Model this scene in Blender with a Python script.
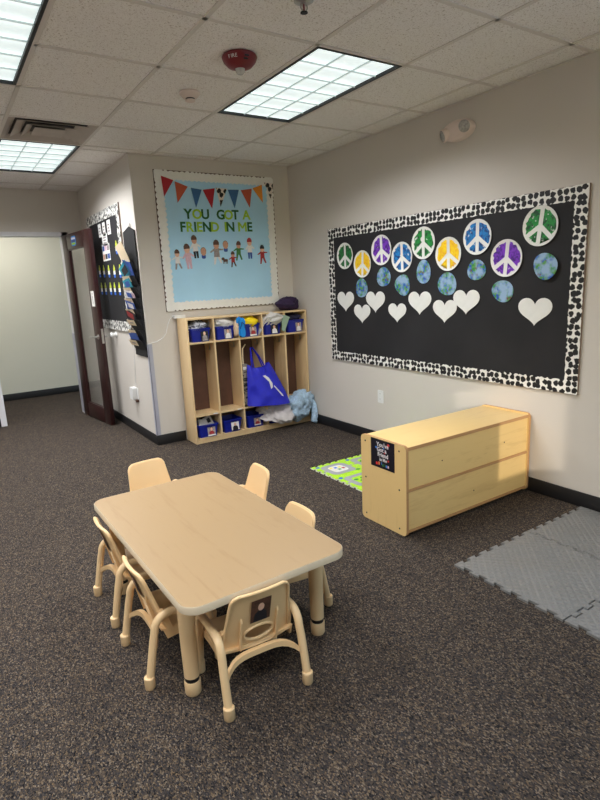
import bpy, bmesh, math, random
from mathutils import Matrix, Vector, noise
from math import sin, cos, pi, radians, atan2, tan, sqrt

for o in list(bpy.data.objects):
    bpy.data.objects.remove(o, do_unlink=True)
scene = bpy.context.scene
COL = scene.collection

# ---------------------------------------------------------------- camera
# x = 0 is the long right wall, y = 0 the wall with the cubbies, z = 0 the carpet (metres)
CAM = Vector((-3.2425, -5.0431, 1.4828)); YAW, PITCH, ROLL, FPX = 0.57436, -0.21236, -0.0476, 545.58
fw = Vector((sin(YAW) * cos(PITCH), cos(YAW) * cos(PITCH), sin(PITCH)))
rt = Vector((cos(YAW), -sin(YAW), 0)); up = rt.cross(fw)
rt2 = rt * cos(ROLL) + up * sin(ROLL); up2 = up * cos(ROLL) - rt * sin(ROLL)
cd = bpy.data.cameras.new('camera'); cam = bpy.data.objects.new('camera', cd); COL.objects.link(cam)
cam.matrix_world = Matrix(((rt2.x, up2.x, -fw.x, CAM.x), (rt2.y, up2.y, -fw.y, CAM.y), (rt2.z, up2.z, -fw.z, CAM.z), (0, 0, 0, 1)))
cd.sensor_fit = 'HORIZONTAL'; cd.sensor_width = 36; cd.lens = FPX / 600 * 36; cd.clip_start = 0.05
scene.camera = cam

# ---------------------------------------------------------------- world, sun, exposure
wd = bpy.data.worlds.new('world'); scene.world = wd; wd.use_nodes = True
bg = wd.node_tree.nodes['Background']
sky = wd.node_tree.nodes.new('ShaderNodeTexSky'); sky.sky_type = 'HOSEK_WILKIE'; sky.turbidity = 3
sky.sun_direction = Vector((-0.45, -0.85, 0.27)).normalized()
wd.node_tree.links.new(sky.outputs[0], bg.inputs[0]); bg.inputs[1].default_value = 19.0
sd = bpy.data.lights.new('sun', 'SUN'); sd.energy = 2.0; sd.angle = radians(0.6); sd.color = (1.0, 0.86, 0.72)
sun = bpy.data.objects.new('sun', sd); COL.objects.link(sun)
sun.rotation_euler = Vector((0.5, 1.0, -0.27)).to_track_quat('-Z', 'Y').to_euler(); sun.location = (-5, -9, 5)
vs = scene.view_settings
vs.view_transform = 'Standard'; vs.look = 'None'; vs.gamma = 1; vs.use_curve_mapping = False; vs.exposure = 0.16
TROFFER_W = 28.5; TROFFER_SPREAD = 147; HALL_W = 20.0

# ---------------------------------------------------------------- helpers
def lin(c):
    c = c / 255
    return c / 12.92 if c <= 0.04045 else ((c + 0.055) / 1.055) ** 2.4
def rgb(r, g, b): return (lin(r), lin(g), lin(b), 1)

def new_mat(name):
    m = bpy.data.materials.new(name); m.use_nodes = True
    nt = m.node_tree
    return m, nt, nt.nodes['Principled BSDF']

def N(nt, kind, **kw):
    n = nt.nodes.new(kind)
    for k, v in kw.items():
        if k in n.inputs.keys(): n.inputs[k].default_value = v
        else: setattr(n, k, v)
    return n

def ramp(nt, stops, interp='LINEAR'):
    r = nt.nodes.new('ShaderNodeValToRGB'); r.color_ramp.interpolation = interp
    el = r.color_ramp.elements
    while len(el) < len(stops): el.new(0.5)
    for e, (p, c) in zip(el, stops): e.position = p; e.color = c
    return r

def mat(name, c, rough=0.6, var=0.08, scale=8, bump=0.0, bscale=60, metal=0.0, spec=0.5, coat=0.0):
    """plain paint, plastic, paper or cloth: base colour with a faint mottling and fine relief"""
    m, nt, p = new_mat(name)
    tc = N(nt, 'ShaderNodeTexCoord')
    n = N(nt, 'ShaderNodeTexNoise', Scale=scale, Detail=4.0)
    nt.links.new(tc.outputs['Object'], n.inputs['Vector'])
    lo = tuple(x * (1 - var) for x in c[:3]) + (1,); hi = tuple(min(1, x * (1 + var)) for x in c[:3]) + (1,)
    r = ramp(nt, [(0.3, lo), (0.7, hi)])
    nt.links.new(n.outputs['Fac'], r.inputs[0]); nt.links.new(r.outputs[0], p.inputs['Base Color'])
    p.inputs['Roughness'].default_value = rough; p.inputs['Metallic'].default_value = metal
    p.inputs['Specular IOR Level'].default_value = spec; p.inputs['Coat Weight'].default_value = coat
    if bump:
        b = N(nt, 'ShaderNodeTexNoise', Scale=bscale, Detail=3.0); nt.links.new(tc.outputs['Object'], b.inputs['Vector'])
        bp = N(nt, 'ShaderNodeBump', Strength=bump, Distance=0.01)
        nt.links.new(b.outputs['Fac'], bp.inputs['Height']); nt.links.new(bp.outputs[0], p.inputs['Normal'])
    return m

def mat_wood(name, base, dark, axis='Y', scale=3.0, rough=0.45, amount=0.5, spec=0.4):
    m, nt, p = new_mat(name)
    tc = N(nt, 'ShaderNodeTexCoord'); mp = N(nt, 'ShaderNodeMapping')
    s = {'X': (0.12, 1, 1), 'Y': (1, 0.12, 1), 'Z': (1, 1, 0.12)}[axis]
    mp.inputs['Scale'].default_value = tuple(scale * q for q in s)
    nt.links.new(tc.outputs['Object'], mp.inputs['Vector'])
    n1 = N(nt, 'ShaderNodeTexNoise', Scale=3.0, Detail=6.0, Distortion=1.6)
    n2 = N(nt, 'ShaderNodeTexNoise', Scale=28.0, Detail=3.0)
    nt.links.new(mp.outputs[0], n1.inputs['Vector']); nt.links.new(mp.outputs[0], n2.inputs['Vector'])
    mx = N(nt, 'ShaderNodeMath', operation='MULTIPLY_ADD'); mx.inputs[1].default_value = 0.45
    nt.links.new(n2.outputs['Fac'], mx.inputs[0]); nt.links.new(n1.outputs['Fac'], mx.inputs[2])
    mid = tuple(base[i] * (1 - amount) + dark[i] * amount for i in range(3)) + (1,)
    r = ramp(nt, [(0.5, mid), (0.66, base), (0.9, base), (1.0, mid)])
    nt.links.new(mx.outputs[0], r.inputs[0]); nt.links.new(r.outputs[0], p.inputs['Base Color'])
    p.inputs['Roughness'].default_value = rough; p.inputs['Specular IOR Level'].default_value = spec
    return m

def mat_emit(name, c, strength):
    m, nt, p = new_mat(name)
    p.inputs['Base Color'].default_value = (0.8, 0.8, 0.8, 1)
    p.inputs['Emission Color'].default_value = c; p.inputs['Emission Strength'].default_value = strength
    return m

def mat_glass(name, tint, refl=0.1):
    m, nt, p = new_mat(name); nt.nodes.remove(p)
    t = N(nt, 'ShaderNodeBsdfTransparent'); t.inputs[0].default_value = tint
    g = N(nt, 'ShaderNodeBsdfGlossy'); g.inputs['Roughness'].default_value = 0.02
    f = N(nt, 'ShaderNodeFresnel'); ge = N(nt, 'ShaderNodeNewGeometry')    # same air-to-glass reflectance on both faces of the thin pane
    io = N(nt, 'ShaderNodeMath', operation='MULTIPLY_ADD'); io.inputs[1].default_value = 1 / 1.5 - 1.5; io.inputs[2].default_value = 1.5
    nt.links.new(ge.outputs['Backfacing'], io.inputs[0]); nt.links.new(io.outputs[0], f.inputs[0])
    mx = N(nt, 'ShaderNodeMixShader'); out = nt.nodes['Material Output']
    nt.links.new(f.outputs[0], mx.inputs[0]); nt.links.new(t.outputs[0], mx.inputs[1]); nt.links.new(g.outputs[0], mx.inputs[2])
    nt.links.new(mx.outputs[0], out.inputs[0])
    return m

class MB:
    """collects shapes into one mesh; T is applied to everything that is added"""
    def __init__(s, T=None): s.v = []; s.f = []; s.m = []; s.T = T or Matrix.Identity(4)
    def add(s, vs, fs, mi=0):
        b = len(s.v); s.v += [s.T @ Vector(q) for q in vs]
        for k, f in enumerate(fs):
            s.f.append([b + i for i in f]); s.m.append(mi[k] if isinstance(mi, (list, tuple)) else mi)
        return s
    def box(s, x0, x1, y0, y1, z0, z1, bev=0, mi=0):
        if not bev:
            v = [(x, y, z) for x in (x0, x1) for y in (y0, y1) for z in (z0, z1)]
            return s.add(v, [(0, 1, 3, 2), (4, 6, 7, 5), (0, 4, 5, 1), (2, 3, 7, 6), (0, 2, 6, 4), (1, 5, 7, 3)], mi)
        bm = bmesh.new(); bmesh.ops.create_cube(bm, size=1)
        for q in bm.verts: q.co = Vector(((x0 + x1) / 2 + q.co.x * (x1 - x0), (y0 + y1) / 2 + q.co.y * (y1 - y0), (z0 + z1) / 2 + q.co.z * (z1 - z0)))
        bmesh.ops.bevel(bm, geom=list(bm.edges), offset=bev, segments=2, affect='EDGES', profile=0.5)
        bm.verts.index_update(); s.add([q.co.copy() for q in bm.verts], [[q.index for q in f.verts] for f in bm.faces], mi); bm.free()
        return s
    def prism(s, poly, z0, z1, mi=0, side=None, back=None):
        n = len(poly); v = [(p[0], p[1], z0) for p in poly] + [(p[0], p[1], z1) for p in poly]
        s.add(v, [list(range(n))[::-1], list(range(n, 2 * n))] + [(i, (i + 1) % n, n + (i + 1) % n, n + i) for i in range(n)],
              [mi if back is None else back, mi] + [mi if side is None else side] * n)
        return s
    def tube(s, pts, r, n=12, mi=0, caps=True, closed=False, flat=1.0):
        pts = [Vector(p) for p in pts]; K = len(pts); rings = []
        prev = None
        for i, p in enumerate(pts):
            a = pts[(i - 1) % K] if (i > 0 or closed) else p; b = pts[(i + 1) % K] if (i < K - 1 or closed) else p
            t = (b - a).normalized()
            if prev is None:
                u = t.cross(Vector((0, 0, 1)));
                if u.length < 0.05: u = t.cross(Vector((1, 0, 0)))
            else: u = prev - t * prev.dot(t)
            u.normalize(); prev = u; w = t.cross(u)
            rr = r[i] if isinstance(r, (list, tuple)) else r
            rings.append([p + u * (rr * cos(2 * pi * k / n)) + w * (rr * flat * sin(2 * pi * k / n)) for k in range(n)])
        v = [q for R_ in rings for q in R_]; f = []
        for i in range(K if closed else K - 1):
            j = (i + 1) % K
            for k in range(n): f.append((i * n + k, i * n + (k + 1) % n, j * n + (k + 1) % n, j * n + k))
        if caps and not closed: f += [list(range(n))[::-1], [(K - 1) * n + k for k in range(n)]]
        return s.add(v, f, mi)
    def lathe(s, prof, n=24, T=None, mi=0):
        """prof: (radius, height) pairs about local z; radius 0 closes the end"""
        T = T or Matrix.Identity(4); v = []; f = []; idx = []
        for r, h in prof:
            if r < 1e-6: idx.append([len(v)] * n); v.append(T @ Vector((0, 0, h)))
            else:
                idx.append(list(range(len(v), len(v) + n))); v += [T @ Vector((r * cos(2 * pi * k / n), r * sin(2 * pi * k / n), h)) for k in range(n)]
        ms = []
        for i in range(len(prof) - 1):
            a, b = idx[i], idx[i + 1]
            for k in range(n):
                q = [a[k], a[(k + 1) % n], b[(k + 1) % n], b[k]]; w = []
                for z in q:
                    if z not in w: w.append(z)
                if len(w) > 2: f.append(w); ms.append(mi[i] if isinstance(mi, (list, tuple)) else mi)
        return s.add(v, f, ms)
    def build(s, name, mats, parent=None, smooth=True, local=False, origin=None, angle=35):
        if not isinstance(mats, (list, tuple)): mats = [mats]
        vs = s.v
        if parent is not None and not local:
            inv = world_of(parent).inverted(); vs = [inv @ q for q in vs]
        loc = Vector((0, 0, 0))
        if parent is None and not local:
            lo = [min(q[i] for q in vs) for i in range(3)]; hi = [max(q[i] for q in vs) for i in range(3)]
            loc = Vector(origin) if origin else Vector(((lo[0] + hi[0]) / 2, (lo[1] + hi[1]) / 2, lo[2]))
            vs = [q - loc for q in vs]
        me = bpy.data.meshes.new(name); me.from_pydata([tuple(q) for q in vs], [], s.f)
        for m in mats: me.materials.append(m)
        me.polygons.foreach_set('material_index', s.m)
        bm = bmesh.new(); bm.from_mesh(me); bmesh.ops.recalc_face_normals(bm, faces=bm.faces); bm.to_mesh(me); bm.free()
        if smooth:
            me.polygons.foreach_set('use_smooth', [True] * len(me.polygons)); me.set_sharp_from_angle(angle=radians(angle))
        me.update()
        o = bpy.data.objects.new(name, me); COL.objects.link(o); o.location = loc
        if parent is not None: o.parent = parent
        return o

def world_of(o):
    m = o.matrix_basis.copy()
    while o.parent is not None: o = o.parent; m = o.matrix_basis @ m
    return m

def tag(o, label, cat, group=None):
    o['label'] = label; o['category'] = cat
    if group: o['group'] = group
    return o
def struct(o, label=None):
    o['kind'] = 'structure'
    if label: o['label'] = label
    return o
def thing(name, label, cat, loc=(0, 0, 0), rz=0, group=None):
    o = bpy.data.objects.new(name, None); COL.objects.link(o); o.location = loc; o.rotation_euler = (0, 0, rz)
    o.empty_display_size = 0.1
    return tag(o, label, cat, group)
def dup(root, loc, rz, label):
    def cp(o, par):
        c = o.copy(); COL.objects.link(c); c.parent = par
        for ch in list(o.children): cp(ch, c)
        return c
    r = cp(root, None); r.location = loc; r.rotation_euler = (0, 0, rz); r['label'] = label
    return r

def frame_back(x, z, y=0.0):      # local x -> +x, y -> up, z -> out of the cubby wall
    return Matrix(((1, 0, 0, x), (0, 0, -1, y), (0, 1, 0, z), (0, 0, 0, 1)))
def frame_side(y, z, x=0.0):      # on a wall that faces -x: local x -> -y, y -> up, z -> -x
    return Matrix(((0, 0, -1, x), (-1, 0, 0, y), (0, 1, 0, z), (0, 0, 0, 1)))

def rrect(x0, x1, y0, y1, r, n=5):
    out = []
    for cx, cy, a in ((x1 - r, y1 - r, 0), (x0 + r, y1 - r, 90), (x0 + r, y0 + r, 180), (x1 - r, y0 + r, 270)):
        for k in range(n + 1):
            t = radians(a + 90 * k / n); out.append((cx + r * cos(t), cy + r * sin(t)))
    return out
def ell(cx, cy, rx, ry, n=20): return [(cx + rx * cos(2 * pi * k / n), cy + ry * sin(2 * pi * k / n)) for k in range(n)]
def rect(x0, x1, y0, y1): return [(x0, y0), (x1, y0), (x1, y1), (x0, y1)]

def text_into(mb, body, size, x, y, z0, z1, mi=0, bold=0.0, ax='CENTER'):
    """lettering as flat extruded shapes, centred on (x, y)"""
    cu = bpy.data.curves.new('lettering', 'FONT'); cu.body = body; cu.size = size; cu.align_x = ax; cu.offset = bold; cu.resolution_u = 3
    cu.extrude = (z1 - z0) / 2
    ob = bpy.data.objects.new('lettering', cu); COL.objects.link(ob)
    dg = bpy.context.evaluated_depsgraph_get(); me = bpy.data.meshes.new_from_object(ob.evaluated_get(dg))
    if len(me.vertices):
        ys = [q.co.y for q in me.vertices]; xs = [q.co.x for q in me.vertices]
        cy = (min(ys) + max(ys)) / 2; cx = (min(xs) + max(xs)) / 2
        mb.add([(q.co.x - cx + x, q.co.y - cy + y, q.co.z + (z0 + z1) / 2) for q in me.vertices], [list(p.vertices) for p in me.polygons], mi)
    bpy.data.objects.remove(ob); bpy.data.curves.remove(cu); bpy.data.meshes.remove(me)

# ---------------------------------------------------------------- materials
H = 2.647; WX = -1.638; T2 = 0.6096; BB = 0.098
GX0, GY0 = -0.2167, -2.5673
REAR, LEFT, FAR, HALL = -6.5, -5.7, 2.05, 3.77

M = {}
M['wall'] = mat('wall_paint', rgb(208, 201, 192), 0.75, 0.02, 1.5, 0.12, 180, spec=0.25)
M['wall_hall'] = mat('hall_paint', rgb(212, 208, 192), 0.75, 0.02, 1.5, 0.12, 180, spec=0.25)
M['base'] = mat('black_vinyl', rgb(26, 25, 27), 0.5, 0.1, 6)
M['tee'] = mat('tee_bar_paint', rgb(226, 219, 212), 0.6, 0.02)
M['white_metal'] = mat('white_metal', rgb(226, 224, 218), 0.45, 0.03)
M['grey_frame'] = mat('grey_frame_paint', rgb(212, 211, 214), 0.4, 0.04)
M['guard'] = mat('corner_guard_vinyl', rgb(170, 170, 184), 0.35, 0.04)
M['black'] = mat('black_plastic', rgb(18, 18, 20), 0.45, 0.1)
M['blackmetal'] = mat('black_trim', rgb(14, 14, 18), 0.5, 0.1)
M['lamp'] = mat_emit('lamp_diffuser', (0.84, 0.97, 0.96, 1), 1.0)
nt = M['lamp'].node_tree; p = nt.nodes['Principled BSDF']; tc = N(nt, 'ShaderNodeTexCoord'); sp = N(nt, 'ShaderNodeSeparateXYZ'); nt.links.new(tc.outputs['Object'], sp.inputs[0])
a_ = N(nt, 'ShaderNodeMath', operation='MULTIPLY'); a_.inputs[1].default_value = pi / 0.1935; nt.links.new(sp.outputs['Y'], a_.inputs[0])
b_ = N(nt, 'ShaderNodeMath', operation='SINE'); nt.links.new(a_.outputs[0], b_.inputs[0])
c_ = N(nt, 'ShaderNodeMath', operation='ABSOLUTE'); nt.links.new(b_.outputs[0], c_.inputs[0])
d_ = N(nt, 'ShaderNodeMath', operation='MULTIPLY_ADD'); d_.inputs[1].default_value = -0.34; d_.inputs[2].default_value = 1.02; nt.links.new(c_.outputs[0], d_.inputs[0]); nt.links.new(d_.outputs[0], p.inputs['Emission Strength'])
M['louver'] = mat('louver_aluminium', rgb(225, 235, 235), 0.35, 0.02)
M['chrome'] = mat('brushed_steel', rgb(190, 188, 184), 0.3, 0.05, 20, metal=1.0)
M['cherry'] = mat_wood('cherry_stain', rgb(48, 21, 21), rgb(30, 12, 13), 'Z', 4, 0.35, 0.7)
M['glass'] = mat_glass('clear_glass', (0.98, 0.985, 0.985, 1))
M['pane'] = mat_glass('window_glass', (0.95, 0.97, 0.97, 1))
M['white'] = mat('white_paper', rgb(232, 231, 226), 0.8, 0.03, 20, 0.1, 90)
M['cream'] = mat('cream_card', rgb(226, 205, 172), 0.8, 0.04, 12)
M['plastic_white'] = mat('white_plastic', rgb(226, 226, 224), 0.4, 0.02)
M['plastic_ivory'] = mat('ivory_plastic', rgb(230, 213, 202), 0.45, 0.03)
M['red'] = mat('red_plastic', rgb(120, 22, 34), 0.4, 0.06)
M['lens'] = mat('clear_lens', rgb(200, 200, 196), 0.15, 0.12, 60)
M['greyglass'] = mat('lamp_head_lens', rgb(176, 172, 166), 0.25, 0.3, 70)
M['maple'] = mat_wood('maple_laminate', rgb(228, 194, 132), rgb(200, 160, 106), 'Z', 4, 0.4, 0.35)
M['mapleX'] = mat_wood('maple_laminate_long', rgb(228, 194, 132), rgb(200, 160, 106), 'X', 4, 0.4, 0.35)
M['ply'] = mat_wood('birch_plywood', rgb(226, 196, 150), rgb(190, 150, 100), 'Z', 5, 0.45, 0.4)
M['edge'] = mat_wood('edge_band', rgb(188, 142, 96), rgb(150, 104, 62), 'X', 6, 0.45, 0.4)
M['brown'] = mat('brown_hardboard', rgb(88, 58, 44), 0.65, 0.15, 12)
M['tabletop'] = mat_wood('table_laminate', rgb(163, 135, 98), rgb(142, 109, 72), 'Y', 2.6, 0.42, 0.35)
M['band'] = mat('table_edge_band', rgb(196, 180, 154), 0.5, 0.03)
M['chair'] = mat('beige_plastic', rgb(232, 196, 146), 0.42, 0.03, 5, 0.05, 240)
M['tube'] = mat('beige_enamel', rgb(230, 197, 150), 0.35, 0.02)
M['blue_bin'] = mat('blue_bin_plastic', rgb(16, 32, 142), 0.35, 0.06)
M['tote'] = mat('royal_blue_fabric', rgb(36, 40, 190), 0.55, 0.1, 14, 0.15, 120)
M['navy'] = mat('navy_cloth', rgb(24, 24, 56), 0.85, 0.15, 20, 0.3, 160)
M['purple_cloth'] = mat('purple_cloth', rgb(44, 24, 62), 0.8, 0.2, 16, 0.3, 160)
M['white_cloth'] = mat('white_cloth', rgb(216, 212, 208), 0.9, 0.06, 16, 0.3, 160)
M['grey_cloth'] = mat('pale_grey_cloth', rgb(205, 198, 196), 0.9, 0.1, 24, 0.3, 160)
M['sky_cloth'] = mat('pale_blue_fleece', rgb(172, 198, 220), 0.95, 0.22, 55, 0.8, 130)
M['yellow_cloth'] = mat('yellow_cloth', rgb(246, 214, 18), 0.8, 0.06, 16, 0.3, 120)
M['cyan_foam'] = mat('bright_blue_foam', rgb(18, 140, 222), 0.6, 0.04)
M['green_cloth'] = mat('sage_cloth', rgb(150, 172, 150), 0.9, 0.08)
M['tan_cloth'] = mat('tan_cloth', rgb(226, 196, 166), 0.9, 0.08)
M['skin'] = mat('printed_skin_tone', rgb(200, 150, 124), 0.6, 0.12, 60)
M['skin2'] = mat('printed_skin_tone_light', rgb(222, 178, 152), 0.6, 0.12, 60)
M['p_dark'] = mat('printed_dark', rgb(24, 24, 34), 0.6, 0.3, 40)
M['p_brown'] = mat('printed_brown', rgb(84, 54, 40), 0.6, 0.4, 50)
M['p_green'] = mat('printed_green', rgb(60, 120, 60), 0.6, 0.3, 50)
M['p_red'] = mat('printed_red', rgb(160, 40, 44), 0.6, 0.2, 50)
M['p_blue'] = mat('printed_blue', rgb(44, 80, 160), 0.6, 0.2, 50)
M['p_grey'] = mat('printed_grey', rgb(150, 140, 140), 0.6, 0.3, 60)
M['p_white'] = mat('printed_white', rgb(226, 222, 222), 0.6, 0.06, 60)
M['p_pink'] = mat('printed_pink', rgb(214, 176, 190), 0.6, 0.1, 60)
M['p_teal'] = mat('printed_teal', rgb(30, 150, 170), 0.6, 0.25, 30)
M['p_orange'] = mat('printed_orange', rgb(226, 130, 70), 0.6, 0.1)
M['black_paper'] = mat('black_butcher_paper', rgb(40, 39, 41), 0.75, 0.18, 2.5, 0.2, 6, spec=0.3)
M['blue_paper'] = mat('light_blue_butcher_paper', rgb(172, 216, 242), 0.6, 0.05, 2.5, 0.35, 5, spec=0.4)
M['alu'] = mat('board_frame_wood', rgb(120, 100, 88), 0.5, 0.1)
M['letter_dark'] = mat('dark_green_card', rgb(24, 92, 34), 0.7, 0.05)
M['letter_lime'] = mat('lime_green_card', rgb(158, 196, 44), 0.7, 0.05)

# ceiling tile: mineral fibre with dark pinholes and fissures
m, nt, p = new_mat('mineral_fibre_tile'); M['tile'] = m
tc = N(nt, 'ShaderNodeTexCoord'); oi = N(nt, 'ShaderNodeObjectInfo')
va = N(nt, 'ShaderNodeVectorMath', operation='ADD'); nt.links.new(tc.outputs['Object'], va.inputs[0]); nt.links.new(oi.outputs['Location'], va.inputs[1])
n1 = N(nt, 'ShaderNodeTexNoise', Scale=95.0, Detail=2.0); n2 = N(nt, 'ShaderNodeTexNoise', Scale=230.0, Detail=2.0)
nt.links.new(va.outputs[0], n1.inputs['Vector']); nt.links.new(va.outputs[0], n2.inputs['Vector'])
r1 = ramp(nt, [(0.29, rgb(204, 194, 184)), (0.40, rgb(250, 246, 242))]); nt.links.new(n1.outputs['Fac'], r1.inputs[0])
r2 = ramp(nt, [(0.31, rgb(190, 178, 168)), (0.42, (1, 1, 1, 1))]); nt.links.new(n2.outputs['Fac'], r2.inputs[0])
mx = N(nt, 'ShaderNodeMix', data_type='RGBA', blend_type='MULTIPLY'); mx.inputs[0].default_value = 0.7
nt.links.new(r1.outputs[0], mx.inputs[6]); nt.links.new(r2.outputs[0], mx.inputs[7]); nt.links.new(mx.outputs[2], p.inputs['Base Color'])
p.inputs['Roughness'].default_value = 0.9; p.inputs['Specular IOR Level'].default_value = 0.2
bp = N(nt, 'ShaderNodeBump', Strength=0.4, Distance=0.004); nt.links.new(n1.outputs['Fac'], bp.inputs['Height']); nt.links.new(bp.outputs[0], p.inputs['Normal'])

# carpet: loop pile of dark grey, brown, tan and bluish yarns in fine rows
m, nt, p = new_mat('loop_pile_carpet'); M['carpet'] = m
tc = N(nt, 'ShaderNodeTexCoord')
mp = N(nt, 'ShaderNodeMapping'); mp.inputs['Scale'].default_value = (1.0, 0.62, 1.0); mp.inputs['Rotation'].default_value = (0, 0, radians(0))
nt.links.new(tc.outputs['Object'], mp.inputs['Vector'])
vo = N(nt, 'ShaderNodeTexVoronoi', Scale=255.0, feature='F1'); nt.links.new(mp.outputs[0], vo.inputs['Vector'])
sx = N(nt, 'ShaderNodeSeparateColor'); nt.links.new(vo.outputs['Color'], sx.inputs[0])
rc = ramp(nt, [(0.0, rgb(24, 23, 25)), (0.28, rgb(52, 49, 49)), (0.5, rgb(76, 66, 56)), (0.68, rgb(48, 48, 52)), (0.84, rgb(98, 82, 64)), (1.0, rgb(114, 104, 93))])
nt.links.new(sx.outputs[0], rc.inputs[0])
nb = N(nt, 'ShaderNodeTexNoise', Scale=26.0, Detail=3.0); nt.links.new(tc.outputs['Object'], nb.inputs['Vector'])
rb = ramp(nt, [(0.3, (0.86, 0.86, 0.87, 1)), (0.7, (1.1, 1.08, 1.06, 1))]); nt.links.new(nb.outputs['Fac'], rb.inputs[0])
mx = N(nt, 'ShaderNodeMix', data_type='RGBA', blend_type='MULTIPLY'); mx.inputs[0].default_value = 1.0
nt.links.new(rc.outputs[0], mx.inputs[6]); nt.links.new(rb.outputs[0], mx.inputs[7]); nt.links.new(mx.outputs[2], p.inputs['Base Color'])
p.inputs['Roughness'].default_value = 0.95; p.inputs['Specular IOR Level'].default_value = 0.1
bp = N(nt, 'ShaderNodeBump', Strength=0.6, Distance=0.004, invert=True); nt.links.new(vo.outputs['Distance'], bp.inputs['Height']); nt.links.new(bp.outputs[0], p.inputs['Normal'])

def mat_spots(name, ground, spot, scale, thr, warp=0.35, stretch=(1, 1, 1), plane='YZ', rand=0.75):
    """cow or leopard print: warped cells, dark in the middle"""
    m, nt, p = new_mat(name)
    tc = N(nt, 'ShaderNodeTexCoord'); mp = N(nt, 'ShaderNodeMapping'); mp.inputs['Scale'].default_value = stretch
    sp = N(nt, 'ShaderNodeSeparateXYZ'); cb_ = N(nt, 'ShaderNodeCombineXYZ'); nt.links.new(tc.outputs['Object'], sp.inputs[0])
    nt.links.new(sp.outputs[plane[0]], cb_.inputs[0]); nt.links.new(sp.outputs[plane[1]], cb_.inputs[1]); nt.links.new(cb_.outputs[0], mp.inputs['Vector'])
    nz = N(nt, 'ShaderNodeTexNoise', Scale=scale * 1.6, Detail=2.0); nt.links.new(mp.outputs[0], nz.inputs['Vector'])
    sc_ = N(nt, 'ShaderNodeVectorMath', operation='SCALE'); sc_.inputs['Scale'].default_value = warp / scale; nt.links.new(nz.outputs['Color'], sc_.inputs[0])
    ad = N(nt, 'ShaderNodeVectorMath', operation='ADD'); nt.links.new(mp.outputs[0], ad.inputs[0]); nt.links.new(sc_.outputs[0], ad.inputs[1])
    v = N(nt, 'ShaderNodeTexVoronoi', Scale=scale, feature='F1', voronoi_dimensions='2D'); v.inputs['Randomness'].default_value = rand
    nt.links.new(ad.outputs[0], v.inputs['Vector'])
    r = ramp(nt, [(thr - 0.02, spot), (thr + 0.02, ground)]); nt.links.new(v.outputs['Distance'], r.inputs[0]); nt.links.new(r.outputs[0], p.inputs['Base Color'])
    p.inputs['Roughness'].default_value = 0.6
    return m
M['cow'] = mat_spots('cow_print', rgb(236, 234, 228), rgb(14, 13, 15), 25, 0.44, 0.6, (1, 1, 1), 'YZ', 0.45)
M['cow_flag'] = mat_spots('cow_print_flag', rgb(226, 214, 204), rgb(20, 18, 18), 19, 0.42, 0.9, (1, 1, 1), 'XZ', 0.6)
M['leopard'] = mat_spots('animal_print', rgb(232, 230, 224), rgb(16, 15, 17), 28, 0.36, 1.4, (1, 0.7, 1))

def mat_paint(name, c, dark, white=rgb(232, 230, 226), cover=0.4):
    """brushed child's paint: streaky colour with gaps of bare paper"""
    m, nt, p = new_mat(name)
    tc = N(nt, 'ShaderNodeTexCoord')
    a = N(nt, 'ShaderNodeTexNoise', Scale=26.0, Detail=4.0, Distortion=1.5); b = N(nt, 'ShaderNodeTexNoise', Scale=34.0, Detail=3.0)
    oi = N(nt, 'ShaderNodeObjectInfo'); va = N(nt, 'ShaderNodeVectorMath', operation='ADD')
    nt.links.new(tc.outputs['Object'], va.inputs[0]); nt.links.new(oi.outputs['Location'], va.inputs[1])
    nt.links.new(va.outputs[0], a.inputs['Vector']); nt.links.new(va.outputs[0], b.inputs['Vector'])
    r = ramp(nt, [(0.38, dark), (0.56, c)]); nt.links.new(a.outputs['Fac'], r.inputs[0])
    k = ramp(nt, [(cover - 0.05, (1, 1, 1, 1)), (cover + 0.05, (0, 0, 0, 1))]); nt.links.new(b.outputs['Fac'], k.inputs[0])
    mx = N(nt, 'ShaderNodeMix', data_type='RGBA'); nt.links.new(k.outputs[0], mx.inputs[0]); nt.links.new(r.outputs[0], mx.inputs[6]); mx.inputs[7].default_value = white
    nt.links.new(mx.outputs[2], p.inputs['Base Color']); p.inputs['Roughness'].default_value = 0.55
    return m
M['pt_green'] = mat_paint('green_paint', rgb(24, 140, 56), rgb(10, 62, 32), cover=0.33)
M['pt_dgreen'] = mat_paint('deep_green_paint', rgb(20, 120, 50), rgb(8, 44, 26), cover=0.25)
M['pt_yellow'] = mat_paint('yellow_paint', rgb(250, 210, 20), rgb(240, 178, 8), cover=0.28)
M['pt_purple'] = mat_paint('purple_paint', rgb(122, 50, 190), rgb(66, 22, 120), cover=0.33)
M['pt_blue'] = mat_paint('blue_paint', rgb(20, 122, 190), rgb(10, 46, 110), cover=0.33)
# painted globes: pale blue card dabbed with green, blue and rust
m, nt, p = new_mat('globe_paint'); M['globe'] = m
tc = N(nt, 'ShaderNodeTexCoord'); oi = N(nt, 'ShaderNodeObjectInfo'); va = N(nt, 'ShaderNodeVectorMath', operation='ADD')
nt.links.new(tc.outputs['Object'], va.inputs[0]); nt.links.new(oi.outputs['Location'], va.inputs[1])
v = N(nt, 'ShaderNodeTexVoronoi', Scale=64.0); nt.links.new(va.outputs[0], v.inputs['Vector'])
sx = N(nt, 'ShaderNodeSeparateColor'); nt.links.new(v.outputs['Color'], sx.inputs[0])
r = ramp(nt, [(0.0, rgb(58, 140, 62)), (0.3, rgb(36, 84, 176)), (0.58, rgb(110, 84, 66)), (0.64, rgb(70, 120, 190)), (0.8, rgb(92, 156, 80))], 'CONSTANT'); nt.links.new(sx.outputs[0], r.inputs[0])
nz = N(nt, 'ShaderNodeTexNoise', Scale=20.0, Detail=3.0); nt.links.new(va.outputs[0], nz.inputs['Vector'])
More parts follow.
